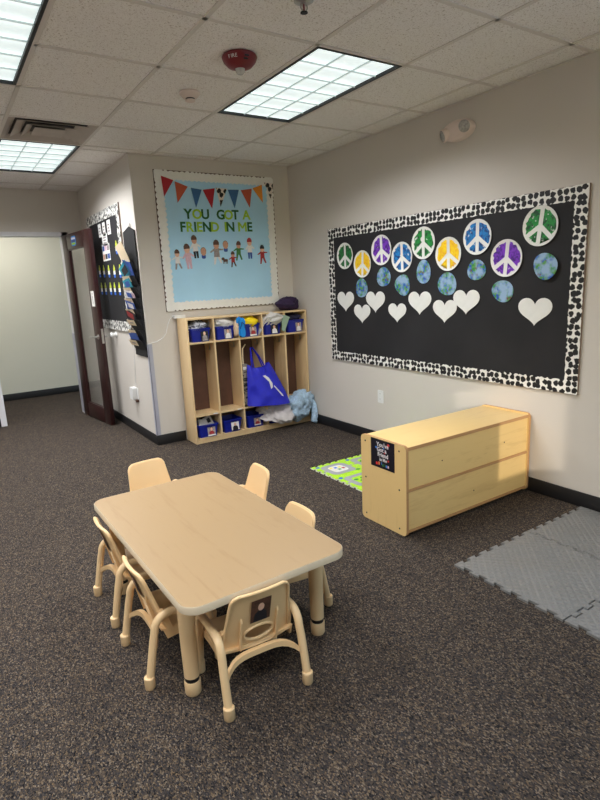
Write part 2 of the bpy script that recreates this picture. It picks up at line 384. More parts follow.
k = ramp(nt, [(0.40, (1, 1, 1, 1)), (0.60, (0, 0, 0, 1))]); nt.links.new(nz.outputs['Fac'], k.inputs[0])
mx = N(nt, 'ShaderNodeMix', data_type='RGBA'); nt.links.new(k.outputs[0], mx.inputs[0]); nt.links.new(r.outputs[0], mx.inputs[6]); mx.inputs[7].default_value = rgb(150, 178, 208)
nt.links.new(mx.outputs[2], p.inputs['Base Color']); p.inputs['Roughness'].default_value = 0.6

# grey foam with embossed leaf relief
m, nt, p = new_mat('grey_eva_foam'); M['foam'] = m
p.inputs['Base Color'].default_value = rgb(122, 121, 119); p.inputs['Roughness'].default_value = 0.42; p.inputs['Specular IOR Level'].default_value = 0.5
tc = N(nt, 'ShaderNodeTexCoord')
w1 = N(nt, 'ShaderNodeTexWave', Scale=15.0, Distortion=0.0, bands_direction='DIAGONAL')
mp = N(nt, 'ShaderNodeMapping'); mp.inputs['Rotation'].default_value = (0, 0, radians(90)); nt.links.new(tc.outputs['Object'], mp.inputs['Vector'])
w2 = N(nt, 'ShaderNodeTexWave', Scale=15.0, Distortion=0.0, bands_direction='DIAGONAL')
flat_ = N(nt, 'ShaderNodeMapping'); flat_.inputs['Scale'].default_value = (1, 1, 0); nt.links.new(tc.outputs['Object'], flat_.inputs['Vector'])
flat2 = N(nt, 'ShaderNodeMapping'); flat2.inputs['Scale'].default_value = (1, 1, 0); nt.links.new(mp.outputs[0], flat2.inputs['Vector'])
nt.links.new(flat_.outputs[0], w1.inputs['Vector']); nt.links.new(flat2.outputs[0], w2.inputs['Vector'])
ck = N(nt, 'ShaderNodeTexChecker', Scale=42.0); ck.inputs[1].default_value = (1, 1, 1, 1); ck.inputs[2].default_value = (0, 0, 0, 1); nt.links.new(flat_.outputs[0], ck.inputs['Vector'])
mx = N(nt, 'ShaderNodeMix', data_type='FLOAT'); nt.links.new(ck.outputs['Fac'], mx.inputs[0]); nt.links.new(w1.outputs['Fac'], mx.inputs[2]); nt.links.new(w2.outputs['Fac'], mx.inputs[3])
bp = N(nt, 'ShaderNodeBump', Strength=0.8, Distance=0.005); nt.links.new(mx.outputs[0], bp.inputs['Height']); nt.links.new(bp.outputs[0], p.inputs['Normal'])

M['lime'] = mat('lime_foam_print', rgb(166, 214, 30), 0.6, 0.06, 20)
M['road'] = mat('grey_road_print', rgb(150, 150, 156), 0.6, 0.06, 20)
M['road_line'] = mat('pale_road_print', rgb(214, 212, 204), 0.6, 0.06, 20)
M['tree_print'] = mat('green_tree_print', rgb(30, 130, 60), 0.6, 0.1, 20)
M['mat_edge'] = mat('foam_edge', rgb(228, 228, 216), 0.7, 0.04)

# ================================================================= THE ROOM
FL = MB().box(LEFT - 0.15, 0.15, REAR - 0.15, HALL + 0.15, -0.1, 0).build('floor', M['carpet'], smooth=False, origin=(0, 0, 0)); struct(FL, 'dark grey and brown speckled loop carpet')

def wall(name, mb, m='wall', label=None):
    return struct(mb.build(name, M[m], smooth=False), label)
BY_ = (-6.35, -4.25, 0.45, 2.3)                                  # unseen broad window added in the right wall to fill with daylight
wall('wall_right', MB().box(0, 0.12, BY_[1], 0.12, 0, H + 0.15).box(0, 0.12, REAR, BY_[0], 0, H + 0.15).box(0, 0.12, BY_[0], BY_[1], 0, BY_[2]).box(0, 0.12, BY_[0], BY_[1], BY_[3], H + 0.15), label='long beige wall behind the black bulletin board')
wall('wall_back', MB().box(WX + 0.12, 0, 0, 0.12, 0, H + 0.15), label='beige wall behind the coat cubbies')
wall('wall_return', MB().box(WX, WX + 0.12, 0, FAR, 0, H + 0.15), label='beige side wall beside the open door')
DX0, DX1, DZ = -2.76, -1.865, 2.15
wall('wall_far', MB().box(LEFT, DX0, FAR, FAR + 0.12, 0, H + 0.15).box(DX1, WX + 0.12, FAR, FAR + 0.12, 0, H + 0.15).box(DX0, DX1, FAR, FAR + 0.12, DZ, H + 0.15), label='beige wall with the doorway')
wall('wall_left', MB().box(LEFT - 0.12, LEFT, REAR, FAR + 0.12, 0, H + 0.15))
WXL, WXR, WZ0, WZ1 = -2.18, -1.68, 1.117, 1.78
BX_ = (-1.45, -0.10, 0.45, 2.3)                                  # unseen broad window added beside the narrow one for fill daylight
wall('wall_rear', MB().box(LEFT, WXL, REAR - 0.1, REAR, 0, H + 0.15).box(WXR, BX_[0], REAR - 0.1, REAR, 0, H + 0.15).box(BX_[1], 0.12, REAR - 0.1, REAR, 0, H + 0.15).box(BX_[0], BX_[1], REAR - 0.1, REAR, 0, BX_[2]).box(BX_[0], BX_[1], REAR - 0.1, REAR, BX_[3], H + 0.15).box(WXL, WXR, REAR - 0.1, REAR, 0, WZ0).box(WXL, WXR, REAR - 0.1, REAR, WZ1, H + 0.15))
wall('wall_hall', MB().box(-4.6, 0.1, HALL, HALL + 0.12, 0, H + 0.15), 'wall_hall', 'pale yellow corridor wall beyond the doorway')
wall('wall_hall_left', MB().box(-4.6, -4.5, FAR + 0.12, HALL, 0, H + 0.15), 'wall_hall')
wall('wall_hall_right', MB().box(-0.1, 0.1, FAR + 0.12, HALL, 0, H + 0.15), 'wall_hall')
win = MB().box(WXL, WXR, REAR - 0.06, REAR - 0.054, WZ0, WZ1).build('window_1', M['pane'], smooth=False); struct(win)
fr = MB()
for a in ((WXL, WXL + 0.012, WZ0, WZ1), (WXR - 0.012, WXR, WZ0, WZ1), (WXL, WXR, WZ0, WZ0 + 0.012), (WXL, WXR, WZ1 - 0.012, WZ1)): fr.box(a[0], a[1], REAR - 0.075, REAR - 0.062, a[2], a[3])
fr.build('window_frame', M['grey_frame'], win)
fill_win2 = MB().box(0.06, 0.066, BY_[0], BY_[1], BY_[2], BY_[3]).build('fill_window_2', M['pane'], smooth=False); struct(fill_win2)  # out-of-view pane, added as a source of fill light
fr = MB(); ym = (BY_[0] + BY_[1]) / 2
for a in ((BY_[0], BY_[0] + 0.03, BY_[2], BY_[3]), (BY_[1] - 0.03, BY_[1], BY_[2], BY_[3]), (BY_[0], BY_[1], BY_[2], BY_[2] + 0.03), (BY_[0], BY_[1], BY_[3] - 0.03, BY_[3]), (ym - 0.02, ym + 0.02, BY_[2], BY_[3])): fr.box(0.068, 0.1, a[0], a[1], a[2], a[3])
fr.build('window_frame', M['grey_frame'], fill_win2)
fill_win3 = MB().box(BX_[0], BX_[1], REAR - 0.06, REAR - 0.054, BX_[2], BX_[3]).build('fill_window_3', M['pane'], smooth=False); struct(fill_win3)  # second added pane behind the camera, brightens camera-facing surfaces
fr = MB(); xm = (BX_[0] + BX_[1]) / 2
for a in ((BX_[0], BX_[0] + 0.03, BX_[2], BX_[3]), (BX_[1] - 0.03, BX_[1], BX_[2], BX_[3]), (BX_[0], BX_[1], BX_[2], BX_[2] + 0.03), (BX_[0], BX_[1], BX_[3] - 0.03, BX_[3]), (xm - 0.02, xm + 0.02, BX_[2], BX_[3])): fr.box(a[0], a[1], REAR - 0.09, REAR - 0.062, a[2], a[3])
fr.build('window_frame', M['grey_frame'], fill_win3)
# sky portals tell the renderer where the daylight comes in; they give off nothing themselves
def portal(loc, rot, w, h):
    ld = bpy.data.lights.new('sky_portal', 'AREA'); ld.shape = 'RECTANGLE'; ld.size = w; ld.size_y = h; ld.cycles.is_portal = True
    lo = bpy.data.objects.new('sky_portal', ld); COL.objects.link(lo); lo.location = loc; lo.rotation_euler = rot
portal(((WXL + WXR) / 2, REAR - 0.045, (WZ0 + WZ1) / 2), (radians(90), 0, 0), WXR - WXL, WZ1 - WZ0)
portal(((BX_[0] + BX_[1]) / 2, REAR - 0.045, (BX_[2] + BX_[3]) / 2), (radians(90), 0, 0), BX_[1] - BX_[0], BX_[3] - BX_[2])
portal((0.05, ym, (BY_[2] + BY_[3]) / 2), (radians(90), 0, radians(90)), BY_[1] - BY_[0], BY_[3] - BY_[2])
struct(MB().box(-16, 16, -20, 8, -0.5, -0.4).build('bounce_ground', M['p_white'], smooth=False), 'unseen pale ground added outside the windows to bounce daylight')  # unseen plane added to bounce daylight up to the ceiling

# baseboards: black vinyl cove
def baseboard(side, x0, x1, y0, y1): return struct(MB().box(x0, x1, y0, y1, 0, BB, bev=0.003).build('baseboard_' + side, M['base']))
baseboard('right', -0.01, 0, REAR, 0); baseboard('back', WX, -1.352, -0.01, 0)
baseboard('return', WX - 0.01, WX, -0.01, FAR - 0.012); baseboard('far', LEFT, DX0 - 0.05, FAR - 0.01, FAR)
baseboard('left', LEFT, LEFT + 0.01, REAR, FAR); baseboard('rear', LEFT, 0, REAR, REAR + 0.01)
baseboard('hall', -4.5, -0.1, HALL - 0.01, HALL)

# corner guard on the wall corner, and one on the door jamb
g = MB().box(WX - 0.004, WX, -0.004, 0.035, BB, 0.98).box(WX - 0.004, WX + 0.035, -0.004, 0, BB, 0.98)
struct(g.build('trim_1', M['guard'], smooth=False), 'lavender grey corner guard on the wall corner')

# door frame of painted steel
tr = MB().box(DX0 - 0.05, DX0 + 0.012, FAR - 0.015, FAR + 0.135, 0, DZ + 0.035).box(DX1 - 0.012, DX1 + 0.05, FAR - 0.015, FAR + 0.135, 0, DZ + 0.035).box(DX0 - 0.05, DX1 + 0.05, FAR - 0.015, FAR + 0.135, DZ - 0.012, DZ + 0.035)
struct(tr.build('trim_2', M['grey_frame'], smooth=False), 'grey painted steel door frame')

struct(MB().box(DX1 - 0.016, DX1 - 0.012, FAR - 0.012, FAR + 0.132, 0.02, 1.0).build('trim_3', M['guard'], smooth=False), 'lavender grey guard on the hinge side door jamb')
# ------------------------------------------------------------ the open door
hx, hy = -1.848, 1.985; ang = atan2(1.120 - 1.985, -1.750 + 1.848)     # hinge, and the direction the open leaf points
door = bpy.data.objects.new('door_1', None); COL.objects.link(door); door.location = (hx, hy, 0); door.rotation_euler = (0, 0, ang)
struct(door, 'dark cherry wood door with tall glass pane standing open')
DW, DT = 0.875, 0.044       # local x along the leaf, local -y is the side seen from the room
def dp(name, mb, m, parent=None): return mb.build(name, M[m] if isinstance(m, str) else m, parent or door, local=True)
D0, D1, DB = 0.008, 0.012, 2.135
dp('stile', MB().box(0, 0.165, -DT, 0, D1, DB, 0.002), 'cherry'); dp('stile', MB().box(DW - 0.18, DW, -DT, 0, D1, DB, 0.002), 'cherry')
dp('rail', MB().box(0.165, DW - 0.18, -DT, 0, D1, 0.17, 0.002), 'cherry'); dp('rail', MB().box(0.165, DW - 0.18, -DT, 0, 1.975, DB, 0.002), 'cherry')
dp('glass_pane', MB().box(0.165, DW - 0.18, -0.026, -0.02, 0.17, 1.975), 'glass')
bead = MB()
for x0, x1, z0, z1 in ((0.165, 0.18, 0.17, 1.975), (DW - 0.195, DW - 0.18, 0.17, 1.975), (0.18, DW - 0.195, 0.17, 0.185), (0.18, DW - 0.195, 1.96, 1.975)): bead.box(x0, x1, -0.04, -0.006, z0, z1)
dp('glazing_bead', bead, 'cherry')
for z in (0.25, 1.06, 1.87): dp('hinge', MB().tube([(-0.004, -0.005, z - 0.05), (-0.004, -0.005, z + 0.05)], 0.007, 10), 'chrome')
for s, y0 in ((-1, -DT), (1, 0.0)):
    ro = dp('lever_handle', MB().lathe([(0, 0), (0.027, 0), (0.027, 0.008), (0.012, 0.012), (0.011, 0.05), (0, 0.05)], 20, Matrix.Translation((DW - 0.07, y0, 1.0)) @ Matrix.Rotation(pi / 2 * -s, 4, 'X')), 'chrome')
    dp('lever', MB().tube([(DW - 0.07, y0 + s * 0.045, 1.0), (DW - 0.10, y0 + s * 0.052, 1.0), (DW - 0.14, y0 + s * 0.052, 1.0), (DW - 0.19, y0 + s * 0.046, 0.998)], [0.0105, 0.010, 0.009, 0.008], 10), 'chrome', ro)
dp('latch_plate', MB().box(DW, DW + 0.001, -0.034, -0.010, 0.93, 1.09), 'chrome')
st = MB(Matrix(((1, 0, 0, 0), (0, 0, -1, -DT - 0.0005), (0, 1, 0, 0), (0, 0, 0, 1))))
st.prism(rrect(0.32, 0.47, 1.995, 2.10, 0.03), 0, 0.001, 0); st.prism(rrect(0.335, 0.455, 2.01, 2.03, 0.008), 0.001, 0.0014, 1); st.prism(rrect(0.335, 0.455, 2.035, 2.06, 0.008), 0.001, 0.0014, 2); st.prism(rrect(0.335, 0.455, 2.065, 2.085, 0.008), 0.001, 0.0014, 3)
stk = st.build('door_sticker', [mat('sticker_blue', rgb(60, 140, 220), 0.5), M['lime'], mat('sticker_navy', rgb(40, 70, 140), 0.5), M['p_white']], door, local=True); stk['label'] = 'blue, white and lime sticker'
pn = MB(Matrix(((1, 0, 0, 0), (0, 0, -1, -DT - 0.0005), (0, 1, 0, 0), (0, 0, 0, 1))))
pn.prism(rrect(0.735, 0.825, 1.33, 1.495, 0.006), 0, 0.002, 0); pn.prism(rect(0.775, 0.785, 1.36, 1.44), 0.002, 0.0024, 1); pn.prism(ell(0.78, 1.465, 0.008, 0.008, 10), 0.002, 0.0024, 1)
pp = pn.build('paper_notice', [M['white'], M['p_grey']], door, local=True); pp['label'] = 'small white notice'

# ------------------------------------------------------------ ceiling: slab, tee bars, lay-in tiles
CE = MB().box(LEFT, 0, REAR, HALL, H + 0.13, H + 0.15).build('ceiling', M['tee'], smooth=False); struct(CE, 'suspended ceiling of speckled mineral tiles')
xs = [0.0, GX0] ; k = 1
while GX0 - k * T2 > LEFT: xs.append(GX0 - k * T2); k += 1
xs.append(LEFT)
ys = []; k = -12
while True:
    y = GY0 + k * T2; k += 1
    if y <= REAR: continue
    if y >= FAR: break
    ys.append(y)
ys = [REAR] + ys + [FAR]
def inside(x0, x1, y0, y1): return not ((x0 + x1) / 2 > WX and (y0 + y1) / 2 > 0)
LIGHTS = [(2, 0), (5, 0), (4, 4), (7, 4), (5, -4), (8, -4), (8, 0)]      # (columns from the right wall, row) of each 2 x 4 ft fixture; some out of view are added for fill light
VENT = (4, 3)
taken = set()
for c, r in LIGHTS: taken |= {(c, r), (c, r + 1)}
taken.add(VENT)
tiles = {}
tw = 0.012
for i in range(len(xs) - 1):
    for j in range(len(ys) - 1):
        x1, x0 = xs[i], xs[i + 1]; y0, y1 = ys[j], ys[j + 1]
        if x0 < WX < x1 and y1 > 0.02:                 # tile cut along the return wall
            pieces = [(x0, WX, y0, y1)] if y0 >= 0 else [(x0, x1, y0, 0), (x0, WX, 0, y1)]
        elif y0 < 0 < y1 and x1 > WX: pieces = [(x0, x1, y0, 0)]
        else: pieces = [(x0, x1, y0, y1)]
        row = round((y0 - GY0) / T2) if y0 > REAR else round((y1 - GY0) / T2) - 1
        if (i, row) in taken: continue
        for (a0, a1, b0, b1) in pieces:
            if not inside(a0, a1, b0, b1): continue
            w, d = round(a1 - a0 - 2 * tw, 4), round(b1 - b0 - 2 * tw, 4)
            if w < 0.02 or d < 0.02: continue
            if (w, d) not in tiles:
                mb = MB().box(-w / 2, w / 2, -d / 2, d / 2, 0, 0.015)
                o = mb.build('ceiling_tile', M['tile'], CE, smooth=False, local=True); tiles[(w, d)] = o.data
            else:
                o = bpy.data.objects.new('ceiling_tile', tiles[(w, d)]); COL.objects.link(o); o.parent = CE
            o.location = Vector(((a0 + a1) / 2, (b0 + b1) / 2, H + 0.003)) - CE.location
def in_light(xm, ym):                                              # a bar stops at each fixture
    for c, r in LIGHTS:
        if xs[c + 1] < xm < xs[c] and GY0 + r * T2 + 0.05 < ym < GY0 + (r + 2) * T2 - 0.05: return True
    return False
for x in xs[1:-1]:
    MB().box(x - tw, x + tw, REAR, 0 if x > WX else FAR, H - 0.002, H + 0.003).build('tee_bar', M['tee'], CE, smooth=False)
for y in ys[1:-1]:
    run = None; cells = [(xs[i + 1], xs[i]) for i in range(len(xs) - 1)][::-1]; runs = []
    for a0, a1 in cells:
        if in_light((a0 + a1) / 2, y): run = None; continue
        if run is None: run = [a0, a1]; runs.append(run)
        else: run[1] = a1
    for a0, a1 in runs:
        a1 = min(a1, 0 if y < 0 else WX)
        if a1 - a0 > 0.03: MB().box(a0, a1, y - tw, y + tw, H - 0.002, H + 0.003).build('tee_bar', M['tee'], CE, smooth=False)
for x0, x1, y0, y1 in ((-0.02, 0, REAR, 0), (WX, 0, -0.02, 0), (WX - 0.02, WX, 0, FAR), (LEFT, WX, FAR - 0.02, FAR)):
    MB().box(x0, x1, y0, y1, H - 0.003, H - 0.0005).build('wall_angle', M['tee'], CE, smooth=False)
MB().box(-4.5, -0.1, FAR + 0.12, HALL, H + 0.0, H + 0.015).build('corridor_soffit', M['tile'], CE, smooth=False)

# recessed 2 x 4 ft lights: black rim, glowing lens, 3 x 6 louver
LABEL = {(2, 0): 'lit recessed ceiling light beside the red fire strobe', (5, 0): 'lit recessed ceiling light nearest the air vent on its window side',
         (4, 4): 'lit recessed ceiling light touching the air vent', (2, -4): 'recessed ceiling light over the foam floor mats', (5, -4): 'unseen recessed ceiling light added for fill over the open carpet', (7, 4): 'unseen recessed ceiling light added for fill along the doorway wall, away from the air vent', (8, -4): 'unseen recessed ceiling light added for fill in the rear left room corner', (8, 0): 'recessed ceiling light along the left wall'}
LABEL[(5, 0)] = 'lit recessed ceiling light one tile away from the air vent'
def troffer(c, r):
    x1 = xs[c]; x0 = xs[c + 1]; y0 = GY0 + r * T2; y1 = y0 + 2 * T2
    cx, cy = (x0 + x1) / 2, (y0 + y1) / 2; hw, hd = T2 / 2 - 0.013, T2 - 0.013
    t = thing('ceiling_light', LABEL[(c, r)], 'ceiling light', (cx, cy, H), 0, 'recessed ceiling lights')
    L = lambda n, mb, m: mb.build(n, m, t, local=True, smooth=False)
    rim = MB(); w = 0.016
    for a in ((-hw, -hw + w, -hd, hd), (hw - w, hw, -hd, hd), (-hw + w, hw - w, -hd, -hd + w), (-hw + w, hw - w, hd - w, hd)): rim.box(*a, -0.004, 0.045)
    L('rim', rim, M['blackmetal'])
    L('diffuser', MB().box(-hw + w, hw - w, -hd + w, hd - w, 0.012, 0.016), M['lamp'])
    L('housing', MB().box(-hw, hw, -hd, hd, 0.046, 0.11), M['white_metal'])
    iw, idp = hw - w, hd - w
    for k in (1, 2): x = -iw + 2 * iw * k / 3; L('louver_blade', MB().box(x - 0.0025, x + 0.0025, -idp, idp, 0.003, 0.0115), M['louver'])
    for k in range(1, 6): y = -idp + 2 * idp * k / 6; L('louver_blade', MB().box(-iw, iw, y - 0.0025, y + 0.0025, 0.003, 0.0115), M['louver'])
    ld = bpy.data.lights.new('lamp', 'AREA'); ld.shape = 'RECTANGLE'; ld.size = 2 * iw; ld.size_y = 2 * idp; ld.energy = TROFFER_W * (1.3 if r == 4 else 1.0); ld.spread = radians(TROFFER_SPREAD); ld.color = (0.955, 0.975, 1.0)
    lo = bpy.data.objects.new('lamp', ld); COL.objects.link(lo); lo.parent = t; lo.location = (0, 0, -0.006)
for c, r in LIGHTS: troffer(c, r)

# corridor light
t = thing('corridor_light', 'ceiling light in the corridor beyond the doorway', 'ceiling light', (-2.6, 2.97, H))
MB().box(-0.6, 0.6, -0.15, 0.15, -0.05, 0, 0.004).build('housing', M['white_metal'], t, local=True)
MB().box(-0.58, 0.58, -0.13, 0.13, -0.056, -0.05).build('diffuser', M['lamp'], t, local=True)
ld = bpy.data.lights.new('lamp', 'AREA'); ld.shape = 'RECTANGLE'; ld.size = 1.1; ld.size_y = 0.24; ld.energy = HALL_W; ld.color = (1.0, 0.99, 0.96)
lo = bpy.data.objects.new('lamp', ld); COL.objects.link(lo); lo.parent = t; lo.location = (0, 0, -0.06)

# supply air diffuser
x1, x0 = xs[4], xs[5]; y0 = GY0 + 3 * T2; y1 = y0 + T2
t = thing('air_vent', 'square louvered air vent in the ceiling grid', 'air vent', ((x0 + x1) / 2, (y0 + y1) / 2, H))
def ringplate(a, za, b, zb):
    v = [(sx * a, sy * a, za) for sx, sy in ((-1, -1), (1, -1), (1, 1), (-1, 1))] + [(sx * b, sy * b, zb) for sx, sy in ((-1, -1), (1, -1), (1, 1), (-1, 1))]
    v += [(q[0], q[1], q[2] + 0.003) for q in v]
    f = [(i, (i + 1) % 4, 4 + (i + 1) % 4, 4 + i) for i in range(4)] + [(8 + i, 12 + i, 12 + (i + 1) % 4, 8 + (i + 1) % 4) for i in range(4)]
    f += [(i, 8 + i, 8 + (i + 1) % 4, (i + 1) % 4) for i in range(4)] + [(4 + i, 4 + (i + 1) % 4, 12 + (i + 1) % 4, 12 + i) for i in range(4)]
    return MB().add(v, f)
M['vent'] = mat('vent_paint', rgb(190, 178, 168), 0.5, 0.05)
M['duct'] = mat('duct_lining', rgb(72, 64, 60), 0.7, 0.1)
ringplate(0.293, -0.002, 0.240, 0.020).build('frame', M['vent'], t, local=True, smooth=False)
ringplate(0.234, -0.002, 0.165, 0.022).build('louver', M['vent'], t, local=True, smooth=False)
ringplate(0.166, -0.006, 0.112, 0.018).build('louver', M['vent'], t, local=True, smooth=False)
MB().box(-0.106, 0.106, -0.106, 0.106, -0.006, -0.003).build('core', M['vent'], t, local=True)
MB().box(-0.25, 0.25, -0.25, 0.25, 0.026, 0.03).build('duct', M['duct'], t, local=True)

# smoke detector, fire strobe, sprinkler, emergency light
t = thing('smoke_detector', 'round ivory smoke detector with dark vent ring on ceiling', 'smoke detector', (-1.745, -1.655, H))
MB().lathe([(0, -0.0005), (0.062, -0.0005), (0.063, -0.012), (0.042, -0.034), (0.034, -0.036), (0, -0.036)], 28).build('base', M['plastic_ivory'], t, local=True)
MB().lathe([(0.028, -0.034), (0.028, -0.043)], 24).build('vent_ring', M['black'], t, local=True)
MB().lathe([(0, -0.043), (0.031, -0.043), (0.030, -0.052), (0.02, -0.055), (0, -0.056)], 24).build('cap', M['plastic_ivory'], t, local=True)
t = thing('fire_strobe', 'dark red domed fire alarm strobe with clear lens', 'fire alarm', (-1.722, -2.27, H), 0)
dm = []
MB().lathe([(0, -0.0005), (0.088, -0.0005), (0.092, -0.010), (0.084, -0.030), (0.062, -0.052), (0.03, -0.062), (0, -0.064)], 32).build('dome', M['red'], t, local=True)
MB().lathe([(0, -0.09), (0.014, -0.087), (0.024, -0.076), (0.026, -0.058), (0.022, -0.05)], 20).build('strobe_lens', M['lens'], t, local=True)
for dx in (0.03, 0.035):
    pass
# lettering and slots face the table side of the dome (direction d on its flank)
def flank(az, el):
    n = Vector((cos(az) * cos(el), sin(az) * cos(el), -sin(el))); u = Vector((-sin(az), cos(az), 0)); v = n.cross(u)
    return n, u, v
az = atan2(-5.04 + 2.27, -3.24 + 1.72)
def on_flank(dx, rad, z, tilt):
    c = Vector((cos(az), sin(az), 0)); u = Vector((-sin(az), cos(az), 0))
    a2 = az + dx; n = Vector((cos(a2) * cos(tilt), sin(a2) * cos(tilt), -sin(tilt))); uu = Vector((-sin(a2), cos(a2), 0)); v = n.cross(uu)
    pos = Vector((cos(a2) * rad, sin(a2) * rad, z))
    return Matrix(((uu.x, v.x, n.x, pos.x), (uu.y, v.y, n.y, pos.y), (uu.z, v.z, n.z, pos.z), (0, 0, 0, 1)))
for ch, dx in zip('FIRE', (-0.62, -0.47, -0.34, -0.18)):
    mb = MB(on_flank(dx, 0.0865, -0.026, 0.45)); text_into(mb, ch, 0.024, 0, 0, 0.0, 0.0015)
    mb.build('lettering', M['p_white'], t, local=True)
for dx, rad, z in ((0.45, 0.087, -0.025), (0.42, 0.078, -0.037)):
    MB(on_flank(dx, rad, z, 0.5)).prism(rrect(-0.012, 0.012, -0.004, 0.004, 0.003), 0, 0.002).build('sounder_slot', M['black'], t, local=True)
t = thing('sprinkler_head', 'dark metal fire sprinkler head on the ceiling', 'sprinkler', (-1.745, -2.905, H))
MB().lathe([(0, -0.0005), (0.042, -0.0005), (0.042, -0.006), (0.022, -0.016), (0.0, -0.016)], 24).build('escutcheon', M['chrome'], t, local=True)
MB().tube([(0.016, 0, -0.014), (0.018, 0, -0.03), (0.004, 0, -0.046)], 0.003, 8).tube([(-0.016, 0, -0.014), (-0.018, 0, -0.03), (-0.004, 0, -0.046)], 0.003, 8).build('yoke', M['chrome'], t, local=True)
MB().lathe([(0, -0.016), (0.004, -0.017), (0.004, -0.046), (0, -0.046)], 12).build('bulb', M['red'], t, local=True)
MB().lathe([(0, -0.046), (0.016, -0.047), (0.016, -0.050), (0, -0.051)], 20).build('deflector', M['blackmetal'], t, local=True)

t = thing('emergency_light', 'oval ivory emergency light with two round lamp heads on wall', 'emergency light', (0, -2.25, 2.462))
F = frame_side(0, 0)
pts = [];
body = MB(F)
for (s_, z_) in ((1.0, 0.0), (1.0, 0.03), (0.93, 0.045), (0.7, 0.055)): pts.append((s_, z_))
def loft(mb, outline, levels, mi=0):
    n = len(outline); v = []; f = []
    for s_, z_ in levels: v += [(q[0] * s_, q[1] * s_, z_) for q in outline]
    for i in range(len(levels) - 1):
        for k in range(n): f.append((i * n + k, i * n + (k + 1) % n, (i + 1) * n + (k + 1) % n, (i + 1) * n + k))
    f.append(list(range(n))[::-1]); f.append([(len(levels) - 1) * n + k for k in range(n)])
    return mb.add(v, f, mi)
loft(body, ell(0, 0, 0.135, 0.068, 36), [(1.0, 0.0), (1.0, 0.03), (0.94, 0.046), (0.75, 0.056)]).build('housing', M['plastic_ivory'], t, local=True)
for s, dz, ty in ((-1, -0.012, -0.5), (1, 0.010, 0.35)):
    Tm = F @ Matrix.Translation((s * 0.088, dz, 0.05)) @ Matrix.Rotation(ty, 4, 'Y') @ Matrix.Rotation(0.35, 4, 'X')
    h = MB(Tm).lathe([(0, -0.02), (0.04, -0.018), (0.044, 0.02), (0.040, 0.024)], 24).build('lamp_head', M['plastic_ivory'], t, local=True)
    MB(Tm).lathe([(0.040, 0.022), (0.03, 0.028), (0, 0.030)], 24).build('lens', M['greyglass'], h, local=True)
MB(F).lathe([(0, 0.05), (0.005, 0.05), (0.005, 0.0585), (0, 0.059)], 10, Matrix.Translation((0.01, -0.045, -0.005))).build('test_button', M['black'], t, local=True)

# outlets, plug-in adapter, cords, door stop
def outlet(y, z, x, label):
    t = thing('wall_outlet', label, 'outlet', (x, y, z)); F = frame_side(0, 0)
    MB(F).prism(rrect(-0.036, 0.036, -0.058, 0.058, 0.006), 0, 0.005).build('cover_plate', M['plastic_white'], t, local=True)
    for dz in (-0.024, 0.024):
        r_ = MB(F).prism(rrect(-0.017, 0.017, dz - 0.014, dz + 0.014, 0.01), 0.005, 0.007).build('socket', M['plastic_white'], t, local=True)
        MB(F).box(-0.008, -0.006, dz - 0.002, dz + 0.006, 0.007, 0.0073).box(0.006, 0.008, dz - 0.002, dz + 0.006, 0.007, 0.0073).build('slot', M['black'], r_, local=True)
outlet(-1.382, 0.437, 0.0, 'white duplex outlet low on the wall under the black board')
t = thing('power_adapter', 'white plastic adapter box plugged in low beside the door', 'adapter', (WX, 0.56, 0.44)); F = frame_side(0, 0)
MB(F).prism(rrect(-0.06, 0.05, -0.062, 0.062, 0.008), 0, 0.05).build('case', M['plastic_white'], t, local=True)
MB(F).prism(rrect(0.055, 0.085, -0.058, 0.058, 0.006), 0, 0.008).build('cover_plate', M['plastic_white'], t, local=True)
MB(F).prism(rrect(0.056, 0.076, -0.088, -0.062, 0.004), 0, 0.03).build('plug', M['p_brown'], t, local=True)
tag(MB().tube([(WX - 0.003, 0.53, 0.50), (WX - 0.003, 0.50, 0.7), (WX - 0.003, 0.46, 0.9), (WX - 0.003, 0.47, 1.06)], 0.0025, 6).build('power_cable', M['plastic_white']), 'thin white cord rising from the adapter box to the board', 'cord')
tag(MB().tube([(WX + 0.001, -0.004, 0.985), (-1.60, -0.004, 0.992), (-1.551, -0.003, 0.998), (-1.49, -0.003, 1.03), (-1.455, -0.003, 1.07), (-1.43, -0.003, 1.15), (-1.405, -0.003, 1.20), (-1.37, -0.003, 1.228)], 0.0035, 6).build('white_cable', M['plastic_white']), 'thin white cable looping along the wall to the cubby top', 'cord')
tag(MB().prism(rrect(-1.375, -1.265, -0.05, -0.012, 0.004), 1.2025, 1.232).build('cable_box', M['plastic_white']), 'flat white plastic box on the cubby top under the blue board', 'box')
tag(MB(frame_side(1.05, 1.02, WX)).lathe([(0, 0), (0.03, 0), (0.03, 0.01), (0.018, 0.02), (0.018, 0.045), (0.028, 0.05), (0.022, 0.066), (0, 0.07)], 20).build('door_stop', M['plastic_white']), 'white knob door stop on the wall behind the door', 'door stop')

# ================================================================= BULLETIN BOARDS
RNG = random.Random(7)
def scallop_strip(L, w, period, amp, seed):
    """strip along x from 0 to L, width w about y = 0, both long edges softly scalloped"""
    R_ = random.Random(seed); top = []; x = 0
    def edge(sign):
        out = []; x = 0.0
        while x < L - 1e-4:
            q = min(period * R_.uniform(0.7, 1.3), L - x)
            a = amp * R_.uniform(0.6, 1.3)
            for k in range(5): out.append((x + q * k / 5, sign * (w / 2 + a * sin(pi * k / 5))))
            x += q
        out.append((L, sign * w / 2)); return out
    return edge(-1) + edge(1)[::-1]

